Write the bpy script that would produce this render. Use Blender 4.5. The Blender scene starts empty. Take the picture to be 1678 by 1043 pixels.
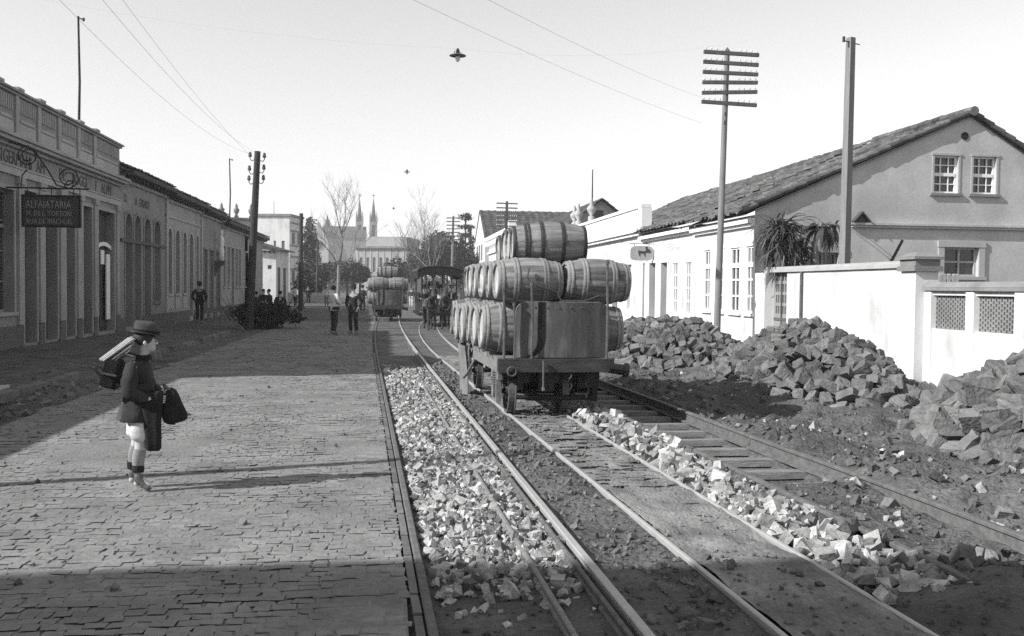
import bpy, bmesh, math, random
import numpy as np
from mathutils import Vector, Matrix, Euler
random.seed(7); RNG = np.random.default_rng(7)
S = bpy.context.scene
COL = S.collection
R = math.radians

# ------------------------------------------------------------------ survey: the lens of the photograph and points of the street
FPX = 1550.; CX, CY = 839., 521.5; HC = 1.72
rho = R(.6)
_x, _y = 640-CX, 469-CY
_ux = _x*math.cos(rho)+_y*math.sin(rho); _uy = -_x*math.sin(rho)+_y*math.cos(rho)
yaw = math.atan2(-_ux, FPX); pit = -math.atan2(-_uy, math.hypot(FPX, _ux))
FW = Vector((math.sin(yaw)*math.cos(pit), math.cos(yaw)*math.cos(pit), math.sin(pit)))
R0 = Vector((math.cos(yaw), -math.sin(yaw), 0)); U0 = R0.cross(FW)
def _ray(px, py):
    x, y = px-CX, py-CY
    return FW*FPX + R0*(x*math.cos(rho)+y*math.sin(rho)) - U0*(-x*math.sin(rho)+y*math.cos(rho))
def on_ground(px, py, z=0.):
    d = _ray(px, py); t = (z-HC)/d.z; return Vector((d.x*t, d.y*t, z))
def on_side(px, py, X):
    d = _ray(px, py); t = X/d.x; return Vector((X, d.y*t, HC+d.z*t))
def at_depth(px, py, Y):
    d = _ray(px, py); t = Y/d.y; return Vector((d.x*t, Y, HC+d.z*t))

cam = bpy.data.cameras.new('camera'); co = bpy.data.objects.new('camera', cam); COL.objects.link(co)
Rr = R0*math.cos(rho)+U0*math.sin(rho); Uu = -R0*math.sin(rho)+U0*math.cos(rho)
Rr, Uu = (R0*math.cos(rho)+U0*math.sin(rho)), (U0*math.cos(rho)-R0*math.sin(rho))
m = Matrix((Rr, Uu, -FW)).transposed().to_4x4(); m.translation = Vector((0, 0, HC))
co.matrix_world = m
cam.sensor_fit = 'HORIZONTAL'; cam.sensor_width = 36; cam.lens = FPX/1678*36
cam.clip_start = .05; cam.clip_end = 4000
S.camera = co

# ------------------------------------------------------------------ light
SUN_A, SUN_E = R(15), R(34.5)
w = bpy.data.worlds.new('World'); S.world = w; w.use_nodes = True
nt = w.node_tree; nt.nodes.clear()
sky = nt.nodes.new('ShaderNodeTexSky'); sky.sky_type = 'NISHITA'; sky.sun_disc = False
sky.sun_elevation = SUN_E; sky.sun_rotation = math.atan2(-math.cos(SUN_A), -math.sin(SUN_A))
sky.dust_density = .2; sky.air_density = 2.0; sky.ozone_density = 1
bw = nt.nodes.new('ShaderNodeRGBToBW'); bg = nt.nodes.new('ShaderNodeBackground'); wo = nt.nodes.new('ShaderNodeOutputWorld')
nt.links.new(sky.outputs[0], bw.inputs[0]); nt.links.new(bw.outputs[0], bg.inputs[0]); nt.links.new(bg.outputs[0], wo.inputs[0])
bg.inputs[1].default_value = .13
sl = bpy.data.lights.new('sun', 'SUN'); sl.energy = 5.; sl.angle = R(.55); sl.color = (1, .99, .98)
so = bpy.data.objects.new('sun', sl); COL.objects.link(so)
sd = Vector((math.cos(SUN_E)*math.cos(SUN_A), math.cos(SUN_E)*math.sin(SUN_A), -math.sin(SUN_E)))
so.rotation_euler = sd.to_track_quat('-Z', 'Y').to_euler(); so.location = (-30, -10, 40)
S.view_settings.view_transform = 'Standard'; S.view_settings.look = 'None'
S.view_settings.exposure = .50; S.view_settings.gamma = 1; S.view_settings.use_curve_mapping = False
S.render.engine = 'CYCLES'
try: S.cycles.use_denoising = False
except Exception: pass
S.cycles.max_bounces = 5; S.cycles.diffuse_bounces = 3; S.cycles.glossy_bounces = 2; S.cycles.volume_bounces = 0

# ------------------------------------------------------------------ materials (monochrome)
M = {}
DIM = dict(wall_grey=.92, wall_mid=.86, trim_grey=.72, plinth=.7, sett=.76, sett_heap=.74, dirt=.66, sleeper=1.05, sign_letter=1.1, rail_rust=.66, paving=.64, worn_paving=.72, street_dust=.64, dust=.70, wall_white=1, trim_white=1, wall_gable=1.22, wall_pale=.72, trim_pale=.8, skin=.95, skin_far=.85, glass=1, void=1, cloth_black=.8, cloth_dark=.8, cloth_white=1, paper=1, porcelain=1, leaf_dark=.85, leaf_mid=.8, brush=.8, strap_leaf=.7,
           pole_dark=.8, pole_pale=.7, pole_wood=.7, black_iron=.5, door_dark=.75, church_pale=.8, church_stone=.8, slate=.8, faint_letter=1, sign_pale=.8, barrel_head=.72, ballast=.70, tile_roof=.54, felt=.9, mule_hide=.8)
def mat(key, c0, c1, scale=4., rough=.9, bump=0., bscale=None, stretch=(1, 1, 1), tint=0., rnd=0., detail=6., spec=.25, fine=0., lo=.3, hi=.7, c2=None, s2=.6, bdist=.02):
    k_ = DIM.get(key, .64)*.95; c0, c1 = c0*k_, c1*k_; c2 = c2 if c2 is None else c2*k_
    m = bpy.data.materials.new(key); m.use_nodes = True; n = m.node_tree.nodes; L = m.node_tree.links
    b = n['Principled BSDF']; b.inputs['Roughness'].default_value = rough; b.inputs['Specular IOR Level'].default_value = spec
    tc = n.new('ShaderNodeTexCoord'); mp = n.new('ShaderNodeMapping'); mp.inputs['Scale'].default_value = stretch
    L.new(tc.outputs['Object'], mp.inputs[0])
    vec = mp.outputs[0]
    oi = None
    if rnd:
        oi = n.new('ShaderNodeObjectInfo'); ad = n.new('ShaderNodeVectorMath'); ad.operation = 'ADD'
        sc = n.new('ShaderNodeVectorMath'); sc.operation = 'SCALE'; sc.inputs['Scale'].default_value = 37
        cb = n.new('ShaderNodeCombineXYZ'); L.new(oi.outputs['Random'], cb.inputs[0]); L.new(oi.outputs['Random'], cb.inputs[1])
        L.new(cb.outputs[0], sc.inputs[0]); L.new(vec, ad.inputs[0]); L.new(sc.outputs[0], ad.inputs[1]); vec = ad.outputs[0]
    nz = n.new('ShaderNodeTexNoise'); nz.inputs['Scale'].default_value = scale; nz.inputs['Detail'].default_value = detail; nz.inputs['Roughness'].default_value = .62
    L.new(vec, nz.inputs['Vector'])
    cr = n.new('ShaderNodeValToRGB'); cr.color_ramp.elements[0].position = lo; cr.color_ramp.elements[1].position = hi
    cr.color_ramp.elements[0].color = (c0, c0, c0, 1); cr.color_ramp.elements[1].color = (c1, c1, c1, 1)
    L.new(nz.outputs[0], cr.inputs[0]); col = cr.outputs[0]
    def mul(col, sock, amt):
        mr = n.new('ShaderNodeMapRange'); mr.inputs['To Min'].default_value = 1-amt; mr.inputs['To Max'].default_value = 1+amt
        L.new(sock, mr.inputs['Value'])
        mx = n.new('ShaderNodeMix'); mx.data_type = 'RGBA'; mx.blend_type = 'MULTIPLY'; mx.inputs[0].default_value = 1
        L.new(col, mx.inputs[6]); L.new(mr.outputs[0], mx.inputs[7]); return mx.outputs[2]
    if c2 is not None:      # broad stains
        n2 = n.new('ShaderNodeTexNoise'); n2.inputs['Scale'].default_value = s2; n2.inputs['Detail'].default_value = 5; L.new(vec, n2.inputs['Vector'])
        r2 = n.new('ShaderNodeMapRange'); r2.inputs['From Min'].default_value = .48; r2.inputs['From Max'].default_value = .72; r2.inputs['To Max'].default_value = .85; L.new(n2.outputs[0], r2.inputs['Value'])
        mx = n.new('ShaderNodeMix'); mx.data_type = 'RGBA'; L.new(r2.outputs[0], mx.inputs[0]); L.new(col, mx.inputs[6]); mx.inputs[7].default_value = (c2, c2, c2, 1); col = mx.outputs[2]
    if fine:
        n3 = n.new('ShaderNodeTexNoise'); n3.inputs['Scale'].default_value = scale*11; n3.inputs['Detail'].default_value = 3; L.new(vec, n3.inputs['Vector'])
        col = mul(col, n3.outputs[0], fine)
    if tint:
        at = n.new('ShaderNodeAttribute'); at.attribute_name = 'tint'; col = mul(col, at.outputs['Fac'], tint)
    if rnd: col = mul(col, oi.outputs['Random'], rnd)
    L.new(col, b.inputs['Base Color'])
    if bump:
        nb = n.new('ShaderNodeTexNoise'); nb.inputs['Scale'].default_value = bscale or scale*4; nb.inputs['Detail'].default_value = 5; L.new(vec, nb.inputs['Vector'])
        bp = n.new('ShaderNodeBump'); bp.inputs['Strength'].default_value = bump; bp.inputs['Distance'].default_value = bdist
        L.new(nb.outputs[0], bp.inputs['Height']); L.new(bp.outputs[0], b.inputs['Normal'])
    M[key] = m; return m
mat('dirt', .10, .25, 2.3, .95, 1., 20, fine=.45, c2=.09, s2=.5, bdist=.06)
mat('paving', .26, .42, 1.6, .95, .7, 26, tint=.13, fine=.32, c2=.22, s2=.9, bdist=.012)
mat('worn_paving', .15, .30, 2.2, .92, .8, 30, tint=.3, fine=.3, c2=.13, s2=1.1)
mat('kerb_stone', .16, .30, 3., .9, .6, 25, tint=.2, fine=.2)
mat('ballast', .26, .62, 9., .9, .7, 40, tint=.66, fine=.4)
mat('dust', .17, .42, 2.6, .97, .9, 30, fine=.5, c2=.15, s2=1.7, stretch=(1.3, .7, 1), bdist=.02)
mat('street_dust', .24, .38, 2.1, .97, .8, 34, fine=.4, c2=.22, s2=.9, bdist=.015)
mat('sett', .13, .25, 7., .9, .9, 26, rnd=.32, fine=.3, bdist=.03)
mat('sett_heap', .13, .25, 7., .9, .9, 26, tint=.32, fine=.3, bdist=.03)
mat('rail_top', .50, .62, 8., .45, 0, spec=.6)
mat('rail_rust', .13, .26, 12., .75, .4, 40, fine=.3)
mat('sleeper', .14, .30, 4., .9, .6, 16, stretch=(1, 9, 9), fine=.3)
mat('stave', .21, .41, 3., .78, .25, 12, stretch=(.7, 6, 6), tint=.36, rnd=.2, fine=.3, spec=.2, c2=.13, s2=2.2)
mat('barrel_head', .44, .62, 3., .7, .3, 14, stretch=(6, .8, 6), tint=.2, rnd=.12, fine=.15)
mat('hoop_dark', .035, .10, 14., .6, .3, 40)
mat('hoop_light', .30, .46, 14., .75, .3, 40, fine=.25)
mat('wagon_wood', .20, .42, 3., .85, .5, 20, stretch=(1, 6, 6), tint=.2, fine=.3)
mat('wagon_shaded', .05, .13, 3., .85, .5, 20, stretch=(1, 6, 6), fine=.3)  # headstock wood: shade at the wagon end put into a darker colour
mat('sheet_iron', .11, .20, 2.6, .6, .2, 12, fine=.3, c2=.30, s2=2.6, spec=.35, stretch=(2.2, 1, .5))
mat('black_iron', .02, .05, 9., .55, .3, 30)
mat('iron_worn', .10, .22, 9., .6, .3, 30)
mat('canvas', .22, .36, 5., .95, .4, 22, fine=.2)
mat('rope', .08, .14, 20., .95)
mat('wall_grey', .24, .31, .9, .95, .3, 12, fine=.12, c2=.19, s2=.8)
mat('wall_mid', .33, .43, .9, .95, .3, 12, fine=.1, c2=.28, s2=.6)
mat('wall_pale', .48, .58, .9, .95, .25, 12, fine=.1, c2=.40, s2=.6)
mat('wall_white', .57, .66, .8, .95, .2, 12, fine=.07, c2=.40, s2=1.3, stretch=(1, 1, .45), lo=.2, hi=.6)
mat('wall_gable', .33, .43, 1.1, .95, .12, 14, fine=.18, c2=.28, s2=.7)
mat('trim_pale', .44, .54, 2., .9, .2, 14, fine=.1)
mat('trim_grey', .25, .36, 2., .9, .3, 14, fine=.15, c2=.2, s2=1.6)
mat('trim_white', .76, .84, 2., .9, .1, 14, fine=.06)
mat('plinth', .12, .20, 2., .95, .4, 14, fine=.2)
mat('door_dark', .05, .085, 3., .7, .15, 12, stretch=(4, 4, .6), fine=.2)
mat('door_grey', .13, .20, 3., .75, .2, 12, stretch=(4, 4, .6), fine=.2)
mat('gate_grey', .36, .46, 3., .75, .2, 12, stretch=(4, 4, .6), fine=.2)
mat('glass', .03, .06, 2., .12, spec=.5)
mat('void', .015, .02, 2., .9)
mat('tile_roof', .13, .27, 2.2, .9, .5, 24, tint=.5, fine=.3, c2=.10, s2=.6)
mat('dark_roof', .07, .12, 2.2, .9, .5, 24, tint=.3, fine=.2)
mat('pole_wood', .10, .20, 2.5, .85, .5, 18, stretch=(7, 7, .5), fine=.25)
mat('pole_pale', .22, .36, 2.5, .85, .4, 18, stretch=(7, 7, .5), fine=.2)
mat('pole_dark', .035, .07, 2.5, .85, .4, 18, stretch=(7, 7, .5), fine=.2)
mat('porcelain', .6, .7, 5., .3, spec=.6)
mat('wire', .10, .14, 5., .6)
mat('sign_board', .07, .11, 4., .8, .2, 20, fine=.2)
mat('sign_letter', .22, .28, 4., .8)
mat('frieze_letter', .10, .15, 4., .8)
mat('faint_letter', .50, .58, 9., .9)
mat('sign_pale', .42, .55, 4., .85, fine=.2)
mat('bark_pale', .24, .42, 7., .9, .5, 25, fine=.25)
mat('bark_dark', .05, .11, 7., .9, .5, 25)
mat('leaf_dark', .028, .065, .9, .75, tint=.55)
mat('leaf_mid', .045, .10, .9, .75, tint=.5)
mat('strap_leaf', .06, .17, 3., .8, tint=.6)
mat('dead_leaf', .28, .42, 3., .9, tint=.3)
mat('brush', .025, .06, 2., .9, tint=.5)
mat('skin', .48, .56, 8., .6, spec=.3)
mat('skin_far', .34, .42, 8., .7)
mat('cloth_black', .018, .036, 9., .95, .3, 60, fine=.2)
mat('cloth_dark', .032, .060, 9., .95, .4, 60, fine=.25)
mat('cloth_grey', .16, .24, 9., .95, .3, 60)
mat('cloth_white', .58, .68, 9., .95, .2, 30)
mat('boot', .12, .24, 9., .6, .3, 40, spec=.4)
mat('sock', .34, .46, 30., .95, .2, 60)
mat('felt', .05, .09, 12., .95, .2, 60)
mat('ribbon', .02, .03, 12., .9)
mat('paper', .66, .80, 12., .9, fine=.15)
mat('mule_hide', .03, .07, 5., .8, .2, 40)
mat('slate', .07, .11, 2., .8, fine=.2)
mat('church_stone', .26, .38, .3, .95, fine=.2)
mat('church_pale', .5, .6, .3, .95, fine=.1)

# ------------------------------------------------------------------ mesh helpers
class MB:
    def __init__(s): s.v = []; s.f = []; s.t = []; s.ct = .5
    def add(s, vs, fs):
        o = len(s.v); s.v += [tuple(p) for p in vs]; s.t += [s.ct]*len(vs); s.f += [tuple(i+o for i in f) for f in fs]; return o
    def quad(s, a, b, c, d): s.add((a, b, c, d), ((0, 1, 2, 3),))
    def hexa(s, p): s.add(p, ((0, 3, 2, 1), (4, 5, 6, 7), (0, 1, 5, 4), (1, 2, 6, 5), (2, 3, 7, 6), (3, 0, 4, 7)))
    def box(s, x0, x1, y0, y1, z0, z1):
        s.hexa([(x0, y0, z0), (x1, y0, z0), (x1, y1, z0), (x0, y1, z0), (x0, y0, z1), (x1, y0, z1), (x1, y1, z1), (x0, y1, z1)])
    def fbox(s, F, u0, u1, d0, d1, z0, z1):
        O, U, N = F
        def p(u, d, z): return O+U*u+N*d+Vector((0, 0, z))
        s.hexa([p(u0, d1, z0), p(u1, d1, z0), p(u1, d0, z0), p(u0, d0, z0), p(u0, d1, z1), p(u1, d1, z1), p(u1, d0, z1), p(u0, d0, z1)])
    def tube(s, pts, rad, n=8, cap=True):
        pts = [Vector(p) for p in pts]; k = len(pts)
        if not isinstance(rad, (list, tuple)): rad = [rad]*k
        vs = []; a = None
        for i in range(k):
            d = (pts[min(i+1, k-1)]-pts[max(i-1, 0)]).normalized()
            if a is None:
                a = d.orthogonal().normalized()
                if abs(d.z) < .9: a = Vector((0, 0, 1)).cross(d).normalized()
            a = (a-d*a.dot(d)).normalized(); b = d.cross(a)
            for j in range(n):
                t = 2*math.pi*j/n; vs.append(pts[i]+(a*math.cos(t)+b*math.sin(t))*rad[i])
        fs = []
        for i in range(k-1):
            for j in range(n):
                j2 = (j+1) % n; fs.append((i*n+j, i*n+j2, (i+1)*n+j2, (i+1)*n+j))
        if cap: fs += [tuple(range(n-1, -1, -1)), tuple((k-1)*n+j for j in range(n))]
        s.add(vs, fs)
    def lathe(s, prof, n=24, axis='Z', c=(0, 0, 0), tints=None):
        vs = []; fs = []; k = len(prof)
        for (r, h) in prof:
            for j in range(n):
                t = 2*math.pi*j/n; a, b = r*math.cos(t), r*math.sin(t)
                p = {'Z': (a, b, h), 'X': (h, a, b), 'Y': (b, h, a)}[axis]
                vs.append((p[0]+c[0], p[1]+c[1], p[2]+c[2]))
        for i in range(k-1):
            for j in range(n):
                j2 = (j+1) % n; fs.append((i*n+j, i*n+j2, (i+1)*n+j2, (i+1)*n+j))
        s.add(vs, fs)
    def poly(s, pts, ext):      # prism: polygon pts extruded along vector ext
        n = len(pts); pts = [Vector(p) for p in pts]; e = Vector(ext)
        vs = pts+[p+e for p in pts]
        fs = [tuple(range(n-1, -1, -1)), tuple(range(n, 2*n))]+[(i, (i+1) % n, n+(i+1) % n, n+i) for i in range(n)]
        s.add(vs, fs)
    def sphere(s, c, r, n=12, k=8):
        rx, ry, rz = r if isinstance(r, (tuple, list)) else (r, r, r)
        vs = [(c[0], c[1], c[2]-rz)]
        for i in range(1, k):
            a = -math.pi/2+math.pi*i/k
            for j in range(n):
                t = 2*math.pi*j/n; vs.append((c[0]+rx*math.cos(a)*math.cos(t), c[1]+ry*math.cos(a)*math.sin(t), c[2]+rz*math.sin(a)))
        vs.append((c[0], c[1], c[2]+rz)); fs = []
        for j in range(n):
            fs.append((0, 1+(j+1) % n, 1+j)); l = 1+(k-2)*n; fs.append((l+j, l+(j+1) % n, len(vs)-1))
            for i in range(k-2): fs.append((1+i*n+j, 1+i*n+(j+1) % n, 1+(i+1)*n+(j+1) % n, 1+(i+1)*n+j))
        s.add(vs, fs)
    def mesh(s, name, m, smooth=False):
        me = bpy.data.meshes.new(name); me.from_pydata(s.v, [], s.f)
        at = me.attributes.new('tint', 'FLOAT', 'POINT'); at.data.foreach_set('value', s.t)
        me.materials.append(M[m] if isinstance(m, str) else m)
        if smooth: me.polygons.foreach_set('use_smooth', [True]*len(me.polygons))
        me.update(); return me
    def build(s, name, m, parent=None, smooth=False, loc=None):
        return link(name, s.mesh(name, m, smooth), parent, loc)
def link(name, data, parent=None, loc=None):
    o = bpy.data.objects.new(name, data); COL.objects.link(o)
    if loc is not None: o.location = loc
    if parent is not None: o.parent = parent
    return o
def np_mesh(name, V, F, m, tint=None, smooth=False):
    """V (n,3), F (k,c) with one corner count"""
    me = bpy.data.meshes.new(name); n, (k, c) = len(V), F.shape
    me.vertices.add(n); me.vertices.foreach_set('co', np.asarray(V, np.float32).ravel())
    me.loops.add(k*c); me.loops.foreach_set('vertex_index', F.astype(np.int32).ravel())
    me.polygons.add(k); me.polygons.foreach_set('loop_start', np.arange(0, k*c, c, dtype=np.int32))
    me.polygons.foreach_set('use_smooth', np.full(k, smooth, bool))
    me.update(calc_edges=True)
    at = me.attributes.new('tint', 'FLOAT', 'POINT'); at.data.foreach_set('value', np.full(n, .5, np.float32) if tint is None else np.asarray(tint, np.float32))
    me.materials.append(M[m]); me.validate(); return me
def tag(o, label=None, cat=None, group=None, kind=None):
    if label: o['label'] = label
    if cat: o['category'] = cat
    if group: o['group'] = group
    if kind: o['kind'] = kind
    return o
def thing(name, label, cat, loc=(0, 0, 0), rz=0, group=None):
    o = bpy.data.objects.new(name, None); COL.objects.link(o); o.location = loc; o.rotation_euler = (0, 0, rz); o.empty_display_size = .2
    return tag(o, label, cat, group)
def copy_tree(o, parent=None):
    c = o.copy(); COL.objects.link(c); c.parent = parent
    for ch in list(o.children): copy_tree(ch, c)
    return c
def frame(O, U):
    U = Vector(U).normalized(); return (Vector(O), U, U.cross(Vector((0, 0, 1))))
def text(parent, s, F, u, z, size, m, d=.01, name='lettering', sx=1., align='LEFT'):
    cu = bpy.data.curves.new(name, 'FONT'); cu.body = s; cu.size = size; cu.extrude = .006; cu.align_x = align
    t_o = bpy.data.objects.new('t', cu); COL.objects.link(t_o); dg = bpy.context.evaluated_depsgraph_get(); me = bpy.data.meshes.new_from_object(t_o.evaluated_get(dg)); bpy.data.objects.remove(t_o)
    me.name = name; me.materials.clear(); me.materials.append(M[m]); o = link(name, me, parent); O, U, N = F
    mm = Matrix((U*sx, Vector((0, 0, 1)), N)).transposed().to_4x4(); mm.translation = O+U*u+N*d+Vector((0, 0, z)); o.matrix_local = mm
    return o
def fbm(x, y, seed=0, octaves=5, f0=.5):
    out = np.zeros_like(x); a = 1.; rg = np.random.default_rng(seed)
    for o in range(octaves):
        f = f0*2**o; T = rg.random((64, 64))
        X = (x*f+rg.random()*64) % 64; Y = (y*f+rg.random()*64) % 64
        i, j = np.floor(X).astype(int) % 64, np.floor(Y).astype(int) % 64; u, v = X-np.floor(X), Y-np.floor(Y)
        u = u*u*(3-2*u); v = v*v*(3-2*v); i2, j2 = (i+1) % 64, (j+1) % 64
        out += a*((T[i, j]*(1-u)+T[i2, j]*u)*(1-v)+(T[i, j2]*(1-u)+T[i2, j2]*u)*v-.5); a *= .5
    return out
# parts of facades
def wall_face(mb, F, L, z0, z1, ops, depth=.25):
    O, U, N = F
    def p(u, z, d=0): return O+U*u-N*d+Vector((0, 0, z))
    us = sorted({0., L}|{o[0] for o in ops}|{o[1] for o in ops}); zs = sorted({z0, z1}|{o[2] for o in ops}|{o[3] for o in ops})
    for a, b in zip(us, us[1:]):
        for c, d in zip(zs, zs[1:]):
            mu, mz = (a+b)/2, (c+d)/2
            if any(o[0] < mu < o[1] and o[2] < mz < o[3] for o in ops): continue
            mb.quad(p(a, c), p(b, c), p(b, d), p(a, d))
    for o in ops:
        a, b, c, d = o[:4]; arch = len(o) > 4 and o[4] == 'a'; zt = d
        if arch:
            rise = min((b-a)/2*1.15, d-c-.2); zt = d-rise; n = 10
            pts = [(a+(b-a)*(1-math.cos(math.pi*i/n))/2, zt+rise*math.sin(math.pi*i/n)) for i in range(n+1)]
            for (u1, h1), (u2, h2) in zip(pts, pts[1:]):
                mb.quad(p(u1, h1), p(u2, h2), p(u2, d), p(u1, d)); mb.quad(p(u1, h1), p(u2, h2), p(u2, h2, depth), p(u1, h1, depth))
        else: mb.quad(p(a, d), p(b, d), p(b, d, depth), p(a, d, depth))
        mb.quad(p(a, c), p(a, zt), p(a, zt, depth), p(a, c, depth)); mb.quad(p(b, c), p(b, zt), p(b, zt, depth), p(b, c, depth))
        mb.quad(p(a, c), p(b, c), p(b, c, depth), p(a, c, depth))
def shell(mb, F, L, z0, z1, D, top=True):     # the other three walls, and a flat top
    O, U, N = F
    def p(u, d, z): return O+U*u-N*d+Vector((0, 0, z))
    mb.quad(p(0, 0, z0), p(0, D, z0), p(0, D, z1), p(0, 0, z1)); mb.quad(p(L, 0, z0), p(L, D, z0), p(L, D, z1), p(L, 0, z1))
    mb.quad(p(0, D, z0), p(L, D, z0), p(L, D, z1), p(0, D, z1))
    if top: mb.quad(p(0, 0, z1), p(L, 0, z1), p(L, D, z1), p(0, D, z1))
def window(parent, F, o, rows, cols, m='trim_pale', inset=.14, transom=None, bar=.035, fr=.06, glass='glass'):
    a, b, c, d = o[:4]; mb = MB()
    i0, i1 = -inset-.05, -inset
    for (u0, u1, z0, z1) in ((a, a+fr, c, d), (b-fr, b, c, d), (a+fr, b-fr, c, c+fr), (a+fr, b-fr, d-fr, d)): mb.fbox(F, u0, u1, i0, i1, z0, z1)
    e = .004
    for k in range(1, cols):
        u = a+(b-a)*k/cols; mb.fbox(F, u-bar/2, u+bar/2, i0+.006, i1-.006, c+fr+e, d-fr-e)
    for k in range(1, rows):
        z = c+(d-c)*k/rows; mb.fbox(F, a+fr+e, b-fr-e, i0+.010, i1-.010, z-bar/2, z+bar/2)
    if transom: mb.fbox(F, a+fr+e, b-fr-e, i0-.01, i1+.015, transom-.045, transom+.045)
    wd = mb.build('window', m, parent)
    g = MB(); g.fbox(F, a+.01, b-.01, i0-.02, i0-.005, c+.01, d-.01); g.build('pane', glass, wd); return wd
def door(parent, F, o, m='door_grey', inset=.2, panels=3, leaves=2):
    a, b, c, d = o[:4]; mb = MB(); mb.fbox(F, a, b, -inset-.05, -inset, c, d); wdt = (b-a)/leaves
    for k in range(leaves):
        for q in range(panels):
            z0 = c+.12+(d-c-.2)*q/panels; z1 = c+.04+(d-c-.2)*(q+1)/panels
            mb.fbox(F, a+k*wdt+.07, a+(k+1)*wdt-.07, -inset-.006, -inset+.025, z0, z1)
    return mb.build('door', m, parent)
def casing(mb, F, o, wdt=.14, pr=.035, sill=True, arch=False):
    a, b, c, d = o[:4]
    mb.fbox(F, a-wdt, a, .001, pr, c, d); mb.fbox(F, b, b+wdt, .001, pr, c, d)
    if not arch: mb.fbox(F, a-wdt-.02, b+wdt+.02, .001, pr+.012, d, d+wdt)
    else:
        O, U, N = F; rise = min((b-a)/2*1.15, d-c-.2); zt = d-rise; n = 10
        for i in range(n):
            q = []
            for t, e in ((i, 0), (i+1, 0), (i+1, wdt), (i, wdt)):
                th = math.pi*t/n; q.append(O+U*((a+b)/2-((b-a)/2+e)*math.cos(th))+N*.001+Vector((0, 0, zt+(rise+e)*math.sin(th))))
            mb.poly(q, N*pr)
    if sill: mb.fbox(F, a-wdt-.03, b+wdt+.03, .001, pr+.05, c-.09, c)
def roof_tiles(parent, E0, U, V, LU, LV, m='tile_roof', tw=.18, cl=.27, name='roof', amp=.055, seed=1, thick=.05, rough=.02):
    rg = np.random.default_rng(seed); E0 = Vector(E0); U = Vector(U).normalized(); V = Vector(V).normalized(); N = U.cross(V)
    if N.z < 0: N = -N
    nt_, nc = max(2, int(LU/tw)), max(2, int(LV/cl)); k = 4
    us = np.linspace(0, LU, nt_*k+1); prof = np.abs(np.sin(np.pi*np.arange(nt_*k+1)/k))**.7
    prof = np.where((np.arange(nt_*k+1)//k) % 2 == 0, prof, -.15*prof)
    J = rg.normal(0, 1, (nc+1, nt_+1)); rows = []; tints = []
    tile = np.minimum(np.arange(nt_*k+1)//k, nt_)
    sagN = rg.normal(0, .006, nt_+1)
    T = rg.random((nc+1, nt_+1)); T[rg.random(T.shape) < .07] = 2.4
    for c in range(nc):
        for v, h in ((c*LV/nc, .035), ((c+1)*LV/nc-.012, .0)):
            jit = J[c][tile]*rough*.5+sagN[tile]
            rows.append((np.full_like(us, v)+(J[c][tile]*rough*.8 if h else 0), prof*amp+h+jit)); tints.append(T[c][tile])
    nr, nu = len(rows), len(us)
    P = np.zeros((nr, nu, 3))
    for r, (v, h) in enumerate(rows):
        P[r] = np.array(E0)+np.outer(us, U)+np.outer(v, V)+np.outer(h, N)
    i = np.arange(nr-1)[:, None]*nu+np.arange(nu-1)[None, :]; i = i.ravel()
    F = np.stack([i, i+1, i+1+nu, i+nu], 1)
    bot = np.array([E0-N*thick, E0+U*LU-N*thick, E0+U*LU+V*LV-N*thick, E0+V*LV-N*thick]); n0 = nr*nu
    Fb = np.array([[n0, n0+1, n0+2, n0+3]])
    edge = np.array([[n0, n0+1, nu-1, 0]])
    V_ = np.vstack([P.reshape(-1, 3), bot])
    return link(name, np_mesh(name, V_, np.vstack([F, Fb]), m, np.concatenate([np.array(tints).ravel(), np.full(4, .3)])), parent)
# ------------------------------------------------------------------ where the rails run
def bend(y, k): return np.where(np.asarray(y) > 22, k*(np.minimum(np.asarray(y), 52)-22)**2, 0.)+np.where(np.asarray(y) > 52, 2*k*30*(np.asarray(y)-52), 0.)
def r1(y): return .19-.0285*(y-5.7)+bend(y, .0006)
def r2(y): return r1(y)+1.045
def r3(y): return 1.91-.041*(y-5.7)+bend(y, .0022)
def r4(y): return r3(y)+.755
def r5(y): return 3.38-.0465*(y-5.77)+bend(y, .0025)
def r6(y): return r5(y)+.98
def sm(a, b, x): t = np.clip((x-a)/(b-a), 0, 1); return t*t*(3-2*t)
PILES = [  # cx, cy, half x, half y, height, turn
    (6.35, 21.6, 1.75, 2.3, 1.06, .30), (7.25, 15.95, 1.12, 2.85, 1.06, .06), (7.45, 9.35, 1.25, 2.2, 1.0, .12)]
def pile_h(x, y):
    out = np.zeros_like(x)
    for k, (cx, cy, ax, ay, h, t) in enumerate(PILES):
        dx, dy = x-cx, y-cy; u = (dx*math.cos(t)+dy*math.sin(t))/ax; v = (-dx*math.sin(t)+dy*math.cos(t))/ay
        d = (np.abs(u)**2.3+np.abs(v)**2.3)**(1/2.3)
        bumpy = 1+.28*fbm(x*.9, y*.9, 40+k, 3, .8)
        out = np.maximum(out, h*bumpy*np.clip(1-d**1.7, 0, 1)**.8)
    return out
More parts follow.
